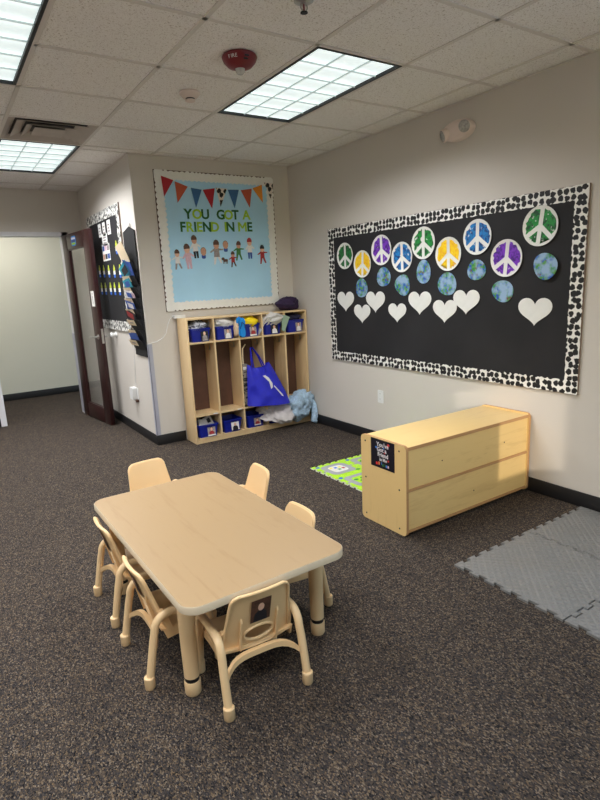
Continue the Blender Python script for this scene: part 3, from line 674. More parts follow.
def board(name, label, F, w, h, paper, frame_m, border_m, bw, thick=0.014, scallop=None, order=0):
    """F places the board's centre; local x right, y up, z out of the wall"""
    t = thing(name, label, 'bulletin board', F.translation)
    Fl = F.copy(); Fl.translation = (0, 0, 0)
    fr = MB(Fl); e = 0.012
    for a in ((-w / 2, -w / 2 + e, -h / 2, h / 2), (w / 2 - e, w / 2, -h / 2, h / 2), (-w / 2 + e, w / 2 - e, -h / 2, -h / 2 + e), (-w / 2 + e, w / 2 - e, h / 2 - e, h / 2)): fr.box(*a, 0, thick)
    fr.build('frame', M[frame_m], t, local=True, smooth=False)
    MB(Fl).box(-w / 2 + e, w / 2 - e, -h / 2 + e, h / 2 - e, 0.001, thick - 0.003).build('backing_paper', M[paper], t, local=True, smooth=False)
    z = thick + 0.0005
    sides = [((-w / 2, h / 2 - bw / 2), 0, w), ((-w / 2, -h / 2 + bw / 2), 0, w), ((-w / 2 + bw / 2, -h / 2), 1, h), ((w / 2 - bw / 2, -h / 2), 1, h)]
    for k, ((x, y), vert, L) in enumerate(sides):
        T = Fl @ Matrix.Translation((x, y, z + 0.001 * vert)) @ (Matrix.Rotation(pi / 2, 4, 'Z') if vert else Matrix.Identity(4))
        pr, am = scallop if scallop else (0.06, 0.004)
        MB(T).prism(scallop_strip(L, bw - 2 * am, pr, am, k + order), 0, 0.001).build('border_strip', M[border_m], t, local=True, smooth=False)
    return t
YC, ZC = -1.9475, 1.341
board('bulletin_board', 'large black bulletin board with cow print border', frame_side(YC, ZC), 2.527, 1.24, 'black_paper', 'alu', 'cow', 0.088)
PX = -0.0135                                                        # surface of the black paper

def peace_plate(y, z, m, R_, rot, label):
    t = thing('peace_sign_plate', label, 'paper plate', (PX, y, z), 0, 'peace sign plates on the black board'); F = frame_side(0, 0) @ Matrix.Rotation(rot, 4, 'Z')
    MB(F).lathe([(0, 0.004), (R_ * 0.91, 0.004), (R_ * 0.95, 0.007), (R_, 0.009), (R_ * 1.0, 0.0075), (R_ * 0.94, 0.004), (R_ * 0.9, 0.001), (0, 0.001)], 40).build('plate', M['white'], t, local=True)
    rg = random.Random(int(abs(y) * 1000)); rp = R_ * 0.90; b = R_ * 0.24; mb = MB(F)
    def sector(a0, a1, off):
        # painted wedge between two white bars; off = half width of the bars
        am = (a0 + a1) / 2; d = off / max(0.2, sin((a1 - a0) / 2)); px_, py_ = d * cos(am), d * sin(am)
        pts = [(px_, py_)]
        n = 14
        for k in range(n + 1):
            a = a0 + (a1 - a0) * k / n; rr = rp * rg.uniform(0.86, 1.0)
            sh = off / rr; a_ = min(max(a, a0 + sh), a1 - sh)
            pts.append((rr * cos(a_), rr * sin(a_)))
        mb.prism(pts, 0.0042, 0.0052)
    dn = radians(-90); sp = radians(52)
    sector(dn + sp, radians(90), b / 2); sector(radians(90), radians(270) - sp, b / 2)
    sector(dn - sp, dn, b / 2); sector(dn, dn + sp, b / 2)
    mb.build('paint', M[m], t, local=True, smooth=False)
plates = [(-0.94, 1.700, 'pt_dgreen', .118, 0.0, 'dark green peace sign plate nearest the cubby corner'),
    (-1.187, 1.615, 'pt_yellow', .118, -0.05, 'yellow peace sign plate between dark green and purple plates'),
    (-1.439, 1.717, 'pt_purple', .125, 0.05, 'purple peace sign plate between yellow and blue plates'),
    (-1.685, 1.644, 'pt_blue', .12, 0.05, 'blue peace sign plate between purple and green plates'),
    (-1.921, 1.735, 'pt_green', .122, 0.0, 'green peace sign plate between blue and yellow plates'),
    (-2.172, 1.636, 'pt_yellow', .122, 0.03, 'yellow peace sign plate between green and blue plates'),
    (-2.432, 1.733, 'pt_blue', .12, 0.0, 'blue peace sign plate between yellow and purple plates'),
    (-2.673, 1.576, 'pt_purple', .122, -0.08, 'purple peace sign plate overlapping a globe below it'),
    (-2.912, 1.756, 'pt_green', .122, -0.12, 'green peace sign plate alone by the far border end')]
plates[7] = plates[7][:5] + ('purple peace sign plate between blue and green plates',)
plates[8] = plates[8][:5] + ('green peace sign plate with wide bare white side, near the sunlit border end',)
for a in plates: peace_plate(*a)

def flat_thing(name, label, cat, group, F, poly, m, thick=0.002, mats2=None, smooth=False):
    mb = MB(F).prism(poly, 0, thick)
    return tag(mb.build(name, M[m], None, smooth=smooth, origin=F.translation), label, cat, group)
globes = [(-1.166, 1.406, .075, .095, 'painted globe cutout below the yellow plate next to dark green'), (-1.46, 1.493, .08, .09, 'painted globe cutout below the purple plate next to yellow'),
    (-1.688, 1.421, .085, .09, 'rounded triangular painted globe cutout'), (-1.922, 1.516, .075, .095, 'tall painted globe cutout with little green'),
    (-2.161, 1.418, .085, .095, 'painted globe cutout below the second yellow plate'), (-2.429, 1.509, .075, .08, 'painted globe cutout below the blue plate next to purple'),
    (-2.65, 1.36, .082, .08, 'lowest painted globe cutout, mostly blue'), (-2.965, 1.51, .08, .088, 'painted globe cutout with green dots by the border end')]
for i, (y, z, a, b, lb) in enumerate(globes):
    rg = random.Random(i + 3); ph = rg.uniform(0, 6)
    poly = []
    for k in range(30):
        t_ = 2 * pi * k / 30; q = 1 + 0.04 * sin(2 * t_ + ph) + 0.03 * sin(3 * t_ + 2 * ph) + (0.09 * sin(3 * t_ + 4.7) if i == 2 else 0)
        poly.append((a * 1.02 * q * cos(t_), b * .92 * q * sin(t_)))
    flat_thing('globe_cutout', lb, 'paper cutout', 'globe cutouts on the black board', frame_side(y, z, PX - (0.014 if i == 7 else 0.001)) if i != 6 else frame_side(y, z, PX - 0.001), poly, 'globe', 0.003)
hearts = [(-0.928, 1.275, .125, 0.0, 'white paper heart nearest the cubby corner'), (-1.164, 1.166, .115, 0.0, 'white paper heart tucked under its neighbour, second from the cubby corner'),
    (-1.352, 1.272, .125, 0.0, 'white paper heart lapping over its lower neighbour'), (-1.621, 1.185, .108, 0.0, 'small white paper heart between two higher hearts'),
    (-1.879, 1.265, .125, 0.0, 'smooth white paper heart beside the crumpled one'), (-2.139, 1.205, .118, 0.0, 'crumpled white paper heart'),
    (-2.345, 1.275, .12, 0.0, 'white paper heart overlapping the crumpled heart'), (-2.897, 1.215, .122, 0.0, 'white paper heart alone by the border end')]
def heart(s):
    out = []
    for k in range(40):
        t_ = 2 * pi * k / 40; x = 16 * sin(t_) ** 3; y = 13 * cos(t_) - 5 * cos(2 * t_) - 2 * cos(3 * t_) - cos(4 * t_)
        out.append((x / 16 * s, ((y + 2.5) if y > -3 else (y + 3) * .8 - .5) / 16 * s * 0.9))
    return out[::-1]
for i, (y, z, s, r_, lb) in enumerate(hearts):
    flat_thing('paper_heart', lb, 'paper heart', 'paper hearts on the black board', frame_side(y, z, PX - (0.0045 if i in (2, 6) else 0.001)) , heart(s), 'white', 0.002)

# ---- blue board over the cubbies
BX0, BX1, BZ0, BZ1 = -1.432, -0.192, 1.27, 2.53
board('bulletin_board', 'light blue bulletin board with white scalloped border', frame_back((BX0 + BX1) / 2, (BZ0 + BZ1) / 2), BX1 - BX0, BZ1 - BZ0, 'blue_paper', 'p_brown', 'white', 0.088, scallop=(0.046, 0.012), order=20)
PY = -0.0115
pen = [((-1.368, 2.478), (-1.253, 2.446), (-1.354, 2.299), 'pen_red', 'dark red pennant at the string end above the letter Y'),
    ((-1.24, 2.438), (-1.117, 2.397), (-1.229, 2.251), 'pen_rust', 'rust orange pennant between red and blue ones above the word FRIEND'),
    ((-1.088, 2.389), (-0.979, 2.377), (-1.05, 2.213), 'pen_blue', 'blue pennant between rust and red pennants'),
    ((-0.969, 2.377), (-0.843, 2.397), (-0.886, 2.209), 'pen_red', 'dark red pennant between blue and cow print pennants'),
    ((-0.832, 2.402), (-0.716, 2.398), (-0.794, 2.23), 'cow_flag', 'cow print pennant in the middle of the string'),
    ((-0.706, 2.390), (-0.586, 2.395), (-0.644, 2.221), 'pen_blue', 'blue pennant between cow print and rust pennants'),
    ((-0.565, 2.392), (-0.44, 2.412), (-0.476, 2.231), 'pen_rust', 'rust orange pennant between blue and golden pennants'),
    ((-0.434, 2.417), (-0.323, 2.455), (-0.323, 2.284), 'pen_gold', 'golden orange pennant next to the end cow print one'),
    ((-0.298, 2.476), (-0.193, 2.472), (-0.227, 2.316), 'cow_flag', 'cow print pennant at the string end by the room corner')]
M['pen_red'] = mat('red_pennant_card', rgb(170, 26, 40), 0.65, 0.05); M['pen_rust'] = mat('rust_pennant_card', rgb(190, 86, 56), 0.65, 0.05)
M['pen_blue'] = mat('blue_pennant_card', rgb(52, 100, 150), 0.65, 0.05); M['pen_gold'] = mat('gold_pennant_card', rgb(226, 140, 36), 0.65, 0.05)
for i, (a, b, c, m_, lb) in enumerate(pen):
    cx = (a[0] + b[0] + c[0]) / 3; cz = (a[1] + b[1] + c[1]) / 3
    po = [(q[0] - cx, q[1] - cz) for q in (c, b, a)]
    flat_thing('pennant', lb, 'pennant', 'bunting pennants on the blue board', frame_back(cx, cz, PY - (0.0075 if i in (0, 8) else 0.004)), po, m_, 0.0015)
tag(MB().tube([(p_[0], PY - 0.0035 - 0.004 * (k in (0, 1, 16, 17)), p_[1] - 0.003) for k, p_ in enumerate([q for a in pen for q in a[:2]])], 0.0015, 6).build('bunting_string', M['white']), 'thin white string holding the pennants', 'string')
lets = [('Y', -1.135, 2.157, 0, 'starting the word YOU'), ('O', -1.045, 2.157, 1, 'inside the word YOU'), ('U', -0.961, 2.157, 0, 'ending the word YOU'),
    ('G', -0.801, 2.158, 0, 'starting the word GOT'), ('O', -0.716, 2.158, 1, 'inside the word GOT'), ('T', -0.642, 2.160, 0, 'ending the word GOT'), ('A', -0.519, 2.162, 1, 'standing alone after GOT'),
    ('F', -1.196, 2.039, 0, 'starting the word FRIEND'), ('R', -1.124, 2.040, 1, 'in the word FRIEND'), ('I', -1.074, 2.041, 0, 'in the word FRIEND'), ('E', -1.028, 2.041, 1, 'in the word FRIEND'), ('N', -0.953, 2.042, 0, 'in the word FRIEND'), ('D', -0.868, 2.043, 1, 'ending the word FRIEND'),
    ('I', -0.756, 2.045, 1, 'starting the word IN'), ('N', -0.704, 2.046, 0, 'ending the word IN'), ('M', -0.571, 2.047, 1, 'starting the word ME'), ('E', -0.488, 2.049, 0, 'ending the word ME')]
for ch, x, z, li, lb in lets:
    F = frame_back(x, z, PY - 0.0005); mb = MB(F); 
    if ch == 'M': mb.prism([(-.048, -.0445), (-.048, .0445), (-.028, .0445), (0, .004), (.028, .0445), (.048, .0445), (.048, -.0445), (.029, -.0445), (.029, .016), (.007, -.016), (-.007, -.016), (-.029, .016), (-.029, -.0445)], 0, 0.002)
    else: text_into(mb, ch, 0.122, 0, 0, 0, 0.002, bold=0.0035)
    tag(mb.build('card_letter', M['letter_lime' if li else 'letter_dark'], smooth=False, origin=F.translation), ('lime' if li else 'dark') + ' green card letter ' + ch + ' ' + lb, 'letter', 'card letters on the blue board')

# plain paper-doll cutouts: a head with hair on a simply dressed body
def doll(x, z, h, skin, hair, shirt, legs, label, pose=0, lean=0.0, bust=False):
    F = frame_back(x, z, PY - 0.0005) @ Matrix.Rotation(lean, 4, 'Z'); mb = MB(F); s = h
    def P(poly, z0, z1, mi): mb.prism([(a * s, b * s) for a, b in poly], z0, z1, mi)
    if bust:
        P(rrect(-.2, .2, -.5, -.12, .12), 0, .001, 2); P(ell(0, .12, .27, .36, 18), .001, .002, 0)
        P([(-.27, .12), (.27, .12)] + [(.30 * cos(t_), .12 + .4 * sin(t_)) for t_ in (0.4, 1.0, 1.57, 2.1, 2.7)], .0005, .0015, 1)
    else:
        k = 0.06 if pose else 0.0
        P([(-.10 - k, -.5), (-.02 - k, -.5), (.0, -.15), (-.12, -.15)], 0, .001, 3); P([(.03 + 2 * k, -.46 if pose else -.5), (.11 + 2 * k, -.5 + k), (.12, -.15), (.0, -.15)], 0, .001, 3)
        P([(-.13, -.2), (.13, -.2), (.11, .16), (-.11, .16)], .0005, .0015, 2)
        P([(-.11, .14), (-.25 - k, -.06 + k), (-.2 - k, -.09 + k), (-.08, .06)], .0002, .001, 2); P([(.11, .14), (.08, .06), (.22 + k, -.05 + 2 * k), (.28 + k, 0 + 2 * k)], .0002, .001, 2)
        P(ell(0, .28, .125, .165, 16), .001, .002, 0)
        P([(-.13, .29), (.13, .29)] + [(.14 * cos(t_), .3 + .2 * sin(t_)) for t_ in (0.4, 1.0, 1.57, 2.1, 2.7)], .0005, .0024, 1)
    tag(mb.build('figure_cutout', [M[skin], M[hair], M[shirt], M[legs]], smooth=False, origin=F.translation), label, 'paper cutout', 'figure cutouts on the blue board')
doll(-1.279, 1.745, .185, 'skin2', 'p_brown', 'p_white', 'p_grey', 'small pale figure cutout at the row end under the letter F', 1)
doll(-1.172, 1.772, .235, 'skin2', 'p_brown', 'p_pink', 'p_pink', 'figure cutout in a long pale pink outfit', 0, 0.08)
doll(-1.093, 1.860, .215, 'skin', 'p_brown', 'p_white', 'p_dark', 'raised figure cutout in pale top and dark trousers', 0, 0.08)
doll(-1.011, 1.800, .105, 'skin', 'p_brown', 'p_blue', 'p_blue', 'tiny head-and-shoulders cutout with a long face', 0, 0, True)
doll(-0.872, 1.808, .235, 'skin', 'p_brown', 'p_grey', 'p_white', 'striding figure cutout in grey top and white trousers', 1)
doll(-0.772, 1.862, .105, 'skin', 'p_dark', 'p_blue', 'p_blue', 'tiny head-and-shoulders cutout in blue, second from the row middle', 0, 0, True)
doll(-0.700, 1.738, .155, 'skin', 'p_brown', 'p_red', 'p_brown', 'small long-haired figure cutout in red and brown', 1)
doll(-0.632, 1.818, .19, 'skin', 'p_brown', 'p_green', 'p_green', 'figure cutout dressed in green', 1, -0.05)
doll(-0.505, 1.842, .205, 'skin2', 'p_red', 'p_white', 'p_blue', 'figure cutout in white top and blue trousers', 0)
doll(-0.362, 1.780, .19, 'skin2', 'p_dark', 'p_red', 'p_red', 'wide figure cutout in dark red by the border', 1)
F = frame_back(-0.778, 1.722, PY - 0.0005); mb = MB(F)
mb.prism(rrect(-.03, .02, -.008, .018, .008), 0, .001); mb.prism(ell(-.03, .02, .017, .015, 12), 0.0002, .0015)
for xx in (-.027, -.014, .004, .015): mb.prism(rect(xx - .003, xx + .003, -.026, -.004), 0, .001)
tag(mb.build('puppy_cutout', M['p_brown'], smooth=False, origin=F.translation), 'tiny brown puppy paper cutout', 'paper cutout', 'figure cutouts on the blue board')

# ---- board on the return wall
RB = (0.43, 1.72, 1.075, 2.305)
board('bulletin_board', 'black bulletin board with animal print border behind the door', frame_side((RB[0] + RB[1]) / 2, (RB[2] + RB[3]) / 2, WX), RB[1] - RB[0], RB[3] - RB[2], 'black_paper', 'alu', 'leopard', 0.1, order=40)
RX = WX - 0.0115
def card(y, z, w, h, label, pieces):
    F = frame_side(y, z, RX - 0.0005); mb = MB(F).prism(rrect(-w / 2, w / 2, -h / 2, h / 2, 0.006), 0, 0.0015, 0)
    for k, (a, b, c, d, mi) in enumerate(pieces): mb.prism(rect(a * w, b * w, c * h, d * h), 0.0015, 0.002, mi)
    tag(mb.build('word_card', [M['white'], M['p_dark'], M['p_blue'], M['p_grey'], M['skin'], M['p_pink']], smooth=False, origin=F.translation), label, 'card', 'cards on the black door-side board')
lines = [(-.32, .32, .12, .24, 3), (-.3, .2, -.1, .02, 3), (-.32, .3, -.32, -.2, 3)]
card(1.19, 2.118, .11, .135, 'small white card nearest the door in the top row of three', lines)
card(1.02, 2.118, .10, .135, 'small white card in the middle of the top row of three', lines)
card(.83, 2.118, .12, .14, 'small white card nearest the border in the top row of three', lines)
card(1.03, 2.012, .20, .125, 'white card below the top row of three', lines)
card(1.03, 1.885, .29, .17, 'wide card with small pictures, largest on the board', [(-.45, -.2, .1, .4, 2), (-.15, .1, .1, .4, 5), (.15, .45, .1, .4, 3), (-.45, -.2, -.4, -.1, 4), (-.15, .1, -.4, -.1, 1), (.15, .45, -.4, -.1, 2)])
def bottle(y, z, label):
    F = frame_side(y, z, RX - 0.0005); mb = MB(F)
    mb.prism([(-.03, .0), (.03, .0), (.03, .03), (.014, .05), (.008, .066), (-.008, .066), (-.014, .05), (-.03, .03)], 0, .0015, 0)
    mb.prism(rect(-.034, .034, -.032, .006), 0.0002, .002, 1); mb.prism(rrect(-.03, .03, -.064, -.03, .012), 0, .0015, 2)
    tag(mb.build('bottle_cutout', [M['p_lime'], M['white'], M['p_brightblue']], smooth=False, origin=F.translation), label, 'paper cutout', 'bottle cutouts on the black door-side board')
M['p_lime'] = mat('printed_lime', rgb(196, 208, 60), 0.6, 0.08, 30); M['p_brightblue'] = mat('printed_bright_blue', rgb(30, 96, 200), 0.6, 0.06, 30)
bottle(.635, 1.905, 'lime, white and blue bottle cutout above the two rows')
OR_ = ['nearest to', 'second from', 'third from', 'fourth from', 'farthest from']
for i, y in enumerate((1.39, 1.215, 1.015, .806, .60)): bottle(y, 1.705 - 0.008 * i, 'bottle cutout in the upper row of five, %s the pocket chart' % OR_[4 - i])
for i, y in enumerate((1.393, 1.227, 1.024, .865, .69)): bottle(y, 1.515 - 0.003 * i, 'bottle cutout in the lower row of five, %s the pocket chart' % OR_[4 - i])

# ---- hanging pocket chart with cards and booklets
PCY, PW = 0.195, 0.34
t = thing('pocket_chart', 'tall black fabric pocket chart hanging by the wall corner', 'wall organizer', (WX, PCY, 0.86)); F = frame_side(0, 0)
M['black_cloth'] = mat('black_nylon', rgb(16, 15, 18), 0.7, 0.15, 12, 0.15, 80)
MB(F).prism([(-PW / 2, 0), (PW / 2, 0.0), (PW / 2, 1.15), (0.02, 1.195), (-PW / 2, 1.16)][::1], 0.004, 0.014).build('backing', M['black_cloth'], t, local=True, smooth=False)
pk = [0.16, 0.255, 0.35, 0.45, 0.55, 0.65, 0.755, 0.88]
for i, z in enumerate(pk):
    v = [(-PW / 2, z - .10, .014), (PW / 2, z - .10, .014), (PW / 2, z, .058), (-PW / 2, z, .058), (-PW / 2, z - .10, .012), (PW / 2, z - .10, .012), (PW / 2, z, .054), (-PW / 2, z, .054)]
    MB(F).add(v, [(0, 1, 2, 3), (7, 6, 5, 4), (0, 4, 5, 1), (1, 5, 6, 2), (2, 6, 7, 3), (3, 7, 4, 0)]).build('pocket', M['black_cloth'], t, local=True, smooth=False)
MB(F).tube([(0.02, 1.19, 0.008), (0.05, 1.22, 0.008), (0.08, 1.17, 0.008)], 0.002, 6).build('hanger_cord', M['p_grey'], t, local=True)
def booklet(zi, dx, m_, w, h, rot, label, m2=None):
    z = 0.86 + pk[zi]; F = Matrix.Translation((WX - 0.030, PCY, z - 0.03)) @ frame_side(0, 0) @ Matrix.Rotation(-0.42, 4, 'X').inverted() @ Matrix.Translation((dx, 0.02, 0.004)) @ Matrix.Rotation(rot, 4, 'Z')
    F = Matrix.Translation((WX - 0.040, PCY, z - 0.02)) @ frame_side(0, 0) @ Matrix.Rotation(0.30, 4, 'X') @ Matrix.Translation((dx, 0, 0)) @ Matrix.Rotation(rot, 4, 'Z')
    mb = MB(F).prism(rect(-w / 2, w / 2, 0, h), 0, 0.003, 0)
    if m2: mb.prism(rect(-w * .3, w * .3, h * .3, h * .8), 0.003, 0.0034, 1)
    tag(mb.build('booklet', [M[m_], M[m2 or m_]], smooth=False, origin=F.translation), label, 'booklet', 'booklets in the black pocket chart')
def name_card(zi, dx, label, w=0.23):
    z = 0.86 + pk[zi]; F = Matrix.Translation((WX - 0.0565, PCY, z - 0.055)) @ frame_side(0, 0) @ Matrix.Rotation(0.41, 4, 'X') @ Matrix.Translation((dx, 0, 0))
    mb = MB(F).prism(rect(-w / 2, w / 2, 0, .058), 0, 0.0015, 0).prism(rect(-w * .2, w * .25, .022, .034), 0.0015, 0.002, 1)
    tag(mb.build('name_card', [M['cream'], M['p_grey']], smooth=False, origin=F.translation), label, 'card', 'cream cards on the pocket chart')
names = ['lowest', 'second lowest', 'third lowest', 'fourth lowest', 'fourth highest', 'third highest', 'second highest', 'highest']
for i in (0, 1, 2, 3, 4, 5, 6): name_card(i, -0.02, 'cream name card on the %s pocket of the chart' % names[i])
booklet(7, -0.04, 'cream', .24, .20, 0.15, 'large cream sheet with orange edge in the highest pocket', 'cream')
booklet(6, -0.05, 'p_teal', .30, .14, 0.25, 'teal booklet with dark picture in the second highest pocket', 'p_dark')
booklet(6, 0.05, 'p_blue', .20, .16, -0.2, 'blue booklet behind the teal one in the second highest pocket')
booklet(5, -0.04, 'p_teal', .24, .10, 0.1, 'teal booklet in the third highest pocket', 'p_blue')
booklet(4, -0.03, 'p_white', .24, .095, -0.1, 'white booklet with blue picture in the fourth highest pocket', 'p_blue')
booklet(4, 0.08, 'p_pink', .07, .07, -0.2, 'small pink booklet in the fourth highest pocket')
booklet(3, -0.03, 'p_blue', .24, .095, -0.15, 'blue booklet with pale picture in the fourth lowest pocket', 'p_white')
booklet(2, -0.07, 'p_dark', .28, .12, -0.25, 'dark booklet with red spot in the third lowest pocket', 'p_red')
booklet(0, -0.03, 'p_blue', .26, .09, 0.1, 'plain blue booklet in the lowest pocket')

# ================================================================= COAT CUBBIES
CX0, CX1, CYF, CH, PT = -1.345, -0.012, -0.25, 1.202, 0.016
NB = 5; cw = (CX1 - CX0 - PT) / NB; dv = [CX0 + cw * k for k in range(NB + 1)]
Z1, Z2, ZB = 0.978, 0.282, 0.052
t = thing('coat_cubby', 'birch plywood coat cubby unit with five open bays', 'cubby', ((CX0 + CX1) / 2, -0.135, 0)); CUB = t
cb = lambda n, mb, m='ply': mb.build(n, M[m], CUB)
cb('side_panel', MB().box(CX0, CX0 + PT, CYF, -0.014, 0, CH, 0.002)); cb('side_panel', MB().box(CX1 - PT, CX1, CYF, -0.014, 0, CH, 0.002))
cb('top_panel', MB().box(CX0 + PT, CX1 - PT, CYF, -0.014, CH - PT, CH, 0.002)); cb('back_panel', MB().box(CX0 + PT, CX1 - PT, -0.022, -0.014, ZB, CH - PT), 'brown')
cb('kick_board', MB().box(CX0 + PT, CX1 - PT, CYF + 0.004, CYF + 0.02, 0, ZB - PT)); cb('bottom_panel', MB().box(CX0 + PT, CX1 - PT, CYF, -0.022, ZB - PT, ZB))
for k in range(NB):
    a, b = dv[k] + PT, dv[k + 1]
    cb('shelf', MB().box(a, b, CYF, -0.022, Z1 - PT, Z1)); cb('shelf', MB().box(a, b, CYF, -0.022, Z2 - PT, Z2))
    if k: cb('divider', MB().box(dv[k], dv[k] + PT, CYF, -0.022, ZB, CH - PT))
    for s in (1,):
        hk = MB(); x = b - 0.001
        hk.box(x - 0.003, x, -0.150, -0.130, 0.885, 0.935).tube([(x - 0.003, -0.14, 0.90), (x - 0.02, -0.14, 0.885), (x - 0.034, -0.14, 0.895), (x - 0.036, -0.14, 0.915)], 0.0025, 6).tube([(x - 0.003, -0.14, 0.925), (x - 0.03, -0.14, 0.935), (x - 0.045, -0.14, 0.955)], 0.0025, 6)
        cb('coat_hook', hk, 'chrome')
    if k < 2:
        F = frame_back(b - 0.045, Z2 - 0.008, CYF - 0.0004)
        MB(F).prism(rrect(-.022, .022, -.005, .005, .002), 0, 0.0008).build('name_tag', M['p_white'], CUB)

def photo(F, w, h, parent, hair='p_dark', top='p_dark', back='p_brown', skin='skin2', extra=None, local=False):
    """small printed photograph of a child: backdrop, shoulders, hair and face"""
    mb = MB(F); mb.prism(rect(-w / 2, w / 2, -h / 2, h / 2), 0, .0008, 0)
    mb.prism([(-.36 * w, -.5 * h), (.36 * w, -.5 * h), (.30 * w, -.12 * h), (.1 * w, .02 * h), (-.1 * w, .02 * h), (-.30 * w, -.12 * h)], .0008, .0011, 2)
    mb.prism(ell(0, .2 * h, .21 * w, .22 * h, 16), .0008, .0012, 3); mb.prism(ell(0, .15 * h, .16 * w, .17 * h, 16), .0012, .0015, 1)
    if extra: mb.prism(rect(-.5 * w, .5 * w, -.5 * h, -.36 * h), .0008, .0013, 4)
    return mb.build('photograph', [M[back], M[skin], M[top], M[hair], M[extra or back]], parent, local=local, smooth=False)

BW, BD, BH = 0.205, 0.215, 0.128
def make_bin(label, x, z, ph, dy=0.0, rz=0.0, tilt=0.0):
    t = thing('storage_bin', label, 'bin', (x, -0.137 + dy, z), rz, 'blue bins in the coat cubby')
    def ring(w, d, z_): return [(q[0], q[1], z_) for q in rrect(-w / 2, w / 2, -d / 2, d / 2, 0.02, 3)]
    lv = [ring(BW * .86, BD * .86, 0), ring(BW * .97, BD * .97, BH - .018), ring(BW * 1.03, BD * 1.03, BH - .017), ring(BW * 1.03, BD * 1.03, BH), ring(BW * .96, BD * .96, BH), ring(BW * .83, BD * .83, 0.004)]
    n = len(lv[0]); v = [q for r_ in lv for q in r_]; f = []
    for i in range(len(lv) - 1):
        for k in range(n): f.append((i * n + k, i * n + (k + 1) % n, (i + 1) * n + (k + 1) % n, (i + 1) * n + k))
    f += [list(range(n))[::-1], [(len(lv) - 1) * n + k for k in range(n)]]
    MB().add(v, f).build('tub', M['blue_bin'], t, local=True)
    MB().prism(rrect(-BW * .2, BW * .2, -BD / 2 * 1.03 - .012, -BD / 2 * 1.0, .005), BH - .006, BH - .002).build('handle_lip', M['blue_bin'], t, local=True)
    px, w, h, kw = ph
    F = Matrix.Translation((px, -BD / 2 * .935 - .006, BH * .48)) @ Matrix.Rotation(-0.125, 4, 'X') @ frame_back(0, 0, 0)
    photo(F, w, h, t, local=True, **kw)
    return t
def bayx(k): return (dv[k] + PT + dv[k + 1]) / 2
k1 = dict(hair='p_dark', top='p_grey', back='p_dark'); k2 = dict(hair='p_brown', top='p_white', back='p_grey'); k3 = dict(hair='p_brown', top='p_red', back='p_grey', extra='p_white'); k4 = dict(hair='p_dark', top='p_white', back='p_dark'); k5 = dict(hair='p_brown', top='p_dark', back='p_white')
make_bin('blue bin with shredded white clothes on the upper shelf by the board corner', bayx(0), Z1, (.035, .075, .105, k1))
make_bin('blue bin heaped with white cloth on the upper shelf', bayx(1) - .005, Z1, (.02, .075, .105, k2))
make_bin('blue bin heaped with yellow cloth on the upper shelf', bayx(2) + .008, Z1, (.02, .075, .105, k3))
make_bin('blue bin under draped pale cloth on the upper shelf', bayx(3), Z1, (.01, .085, .1, k4))
make_bin('blue bin with navy clothes on the upper shelf by the room corner', bayx(4) + .01, Z1, (.03, .07, .1, k2))
make_bin('blue bin with white packets on the bottom shelf', bayx(0), ZB, (.025, .08, .1, k3), dy=-.012, rz=-.05)
make_bin('empty-looking blue bin on the bottom shelf beside the one with white packets', bayx(1), ZB, (.02, .085, .09, dict(hair='p_white', top='p_dark', back='p_white')))
make_bin('blue bin on the bottom shelf under the blue tote bag', bayx(2), ZB, (.01, .075, .08, k3))
make_bin('blue bin on the bottom shelf under the pale grey cloth', bayx(3), ZB, (.0, .09, .05, k5))
make_bin('blue bin on the bottom shelf under the pale blue blanket', bayx(4), ZB, (.02, .075, .06, k5))

def lump(cx, cy, cz, rx, ry, rz_, seed, folds=1.0, sub=4, warp=None):
    """crumpled cloth: a squashed ball creased by ridged noise"""
    bm = bmesh.new(); bmesh.ops.create_icosphere(bm, subdivisions=sub, radius=1.0)
    off = Vector((seed * 3.1, seed * 1.7, seed * 0.9))
    for v in bm.verts:
        p = v.co.copy(); n1 = noise.noise(p * 1.3 + off); n2 = abs(noise.noise(p * 2.6 + off * 2)); n3 = abs(noise.noise(p * 5.5 + off * 3))
        k = 1 + folds * (0.30 * n1 - 0.42 * n2 - 0.16 * n3 + 0.12)
        q = Vector((p.x * k * rx, p.y * k * ry, p.z * k * rz_))
        if warp: q = warp(q)
        v.co = q + Vector((cx, cy, cz))
    bm.verts.index_update(); mb = MB().add([v.co.copy() for v in bm.verts], [[q.index for q in f.verts] for f in bm.faces]); bm.free()
    return mb
def cloth(name, label, cat, m_, *a, **kw):
    return tag(lump(*a, **kw).build(name, M[m_], angle=80), label, cat)
M['stripe'] = mat_spots('blue_white_strips', rgb(198, 200, 210), rgb(34, 36, 60), 26, 0.32, 2.5, (1, 2, 1), 'XZ')
bz = Z1 + BH
cloth('folded_clothes', 'striped white and navy clothes in the bin nearest the wall corner', 'clothes', 'stripe', bayx(0), -.145, bz + .010, .098, .095, .062, 1, 1.2)
cloth('folded_clothes', 'rumpled white clothes heaped above the second upper bin', 'clothes', 'white_cloth', bayx(1) - .015, -.155, bz + .018, .118, .108, .068, 2, 1.2)
cloth('tan_garment', 'tan garment hanging over the divider beside the white clothes', 'clothes', 'tan_cloth', bayx(1) + .105, -.245, bz - .03, .028, .035, .075, 3, 1.0)
cloth('folded_clothes', 'bright yellow clothes heaped in an upper bin', 'clothes', 'yellow_cloth', bayx(2) + .018, -.155, bz + .014, .108, .105, .066, 4, 0.8)
def drape(q): return Vector((q.x, q.y, q.z - 9 * max(0, -q.x - .03) ** 2))
cloth('draped_blanket', 'pale white blanket draped out of an upper bin', 'blanket', 'white_cloth', bayx(3) - .012, -.175, bz + .024, .145, .115, .072, 5, 1.2, warp=drape)
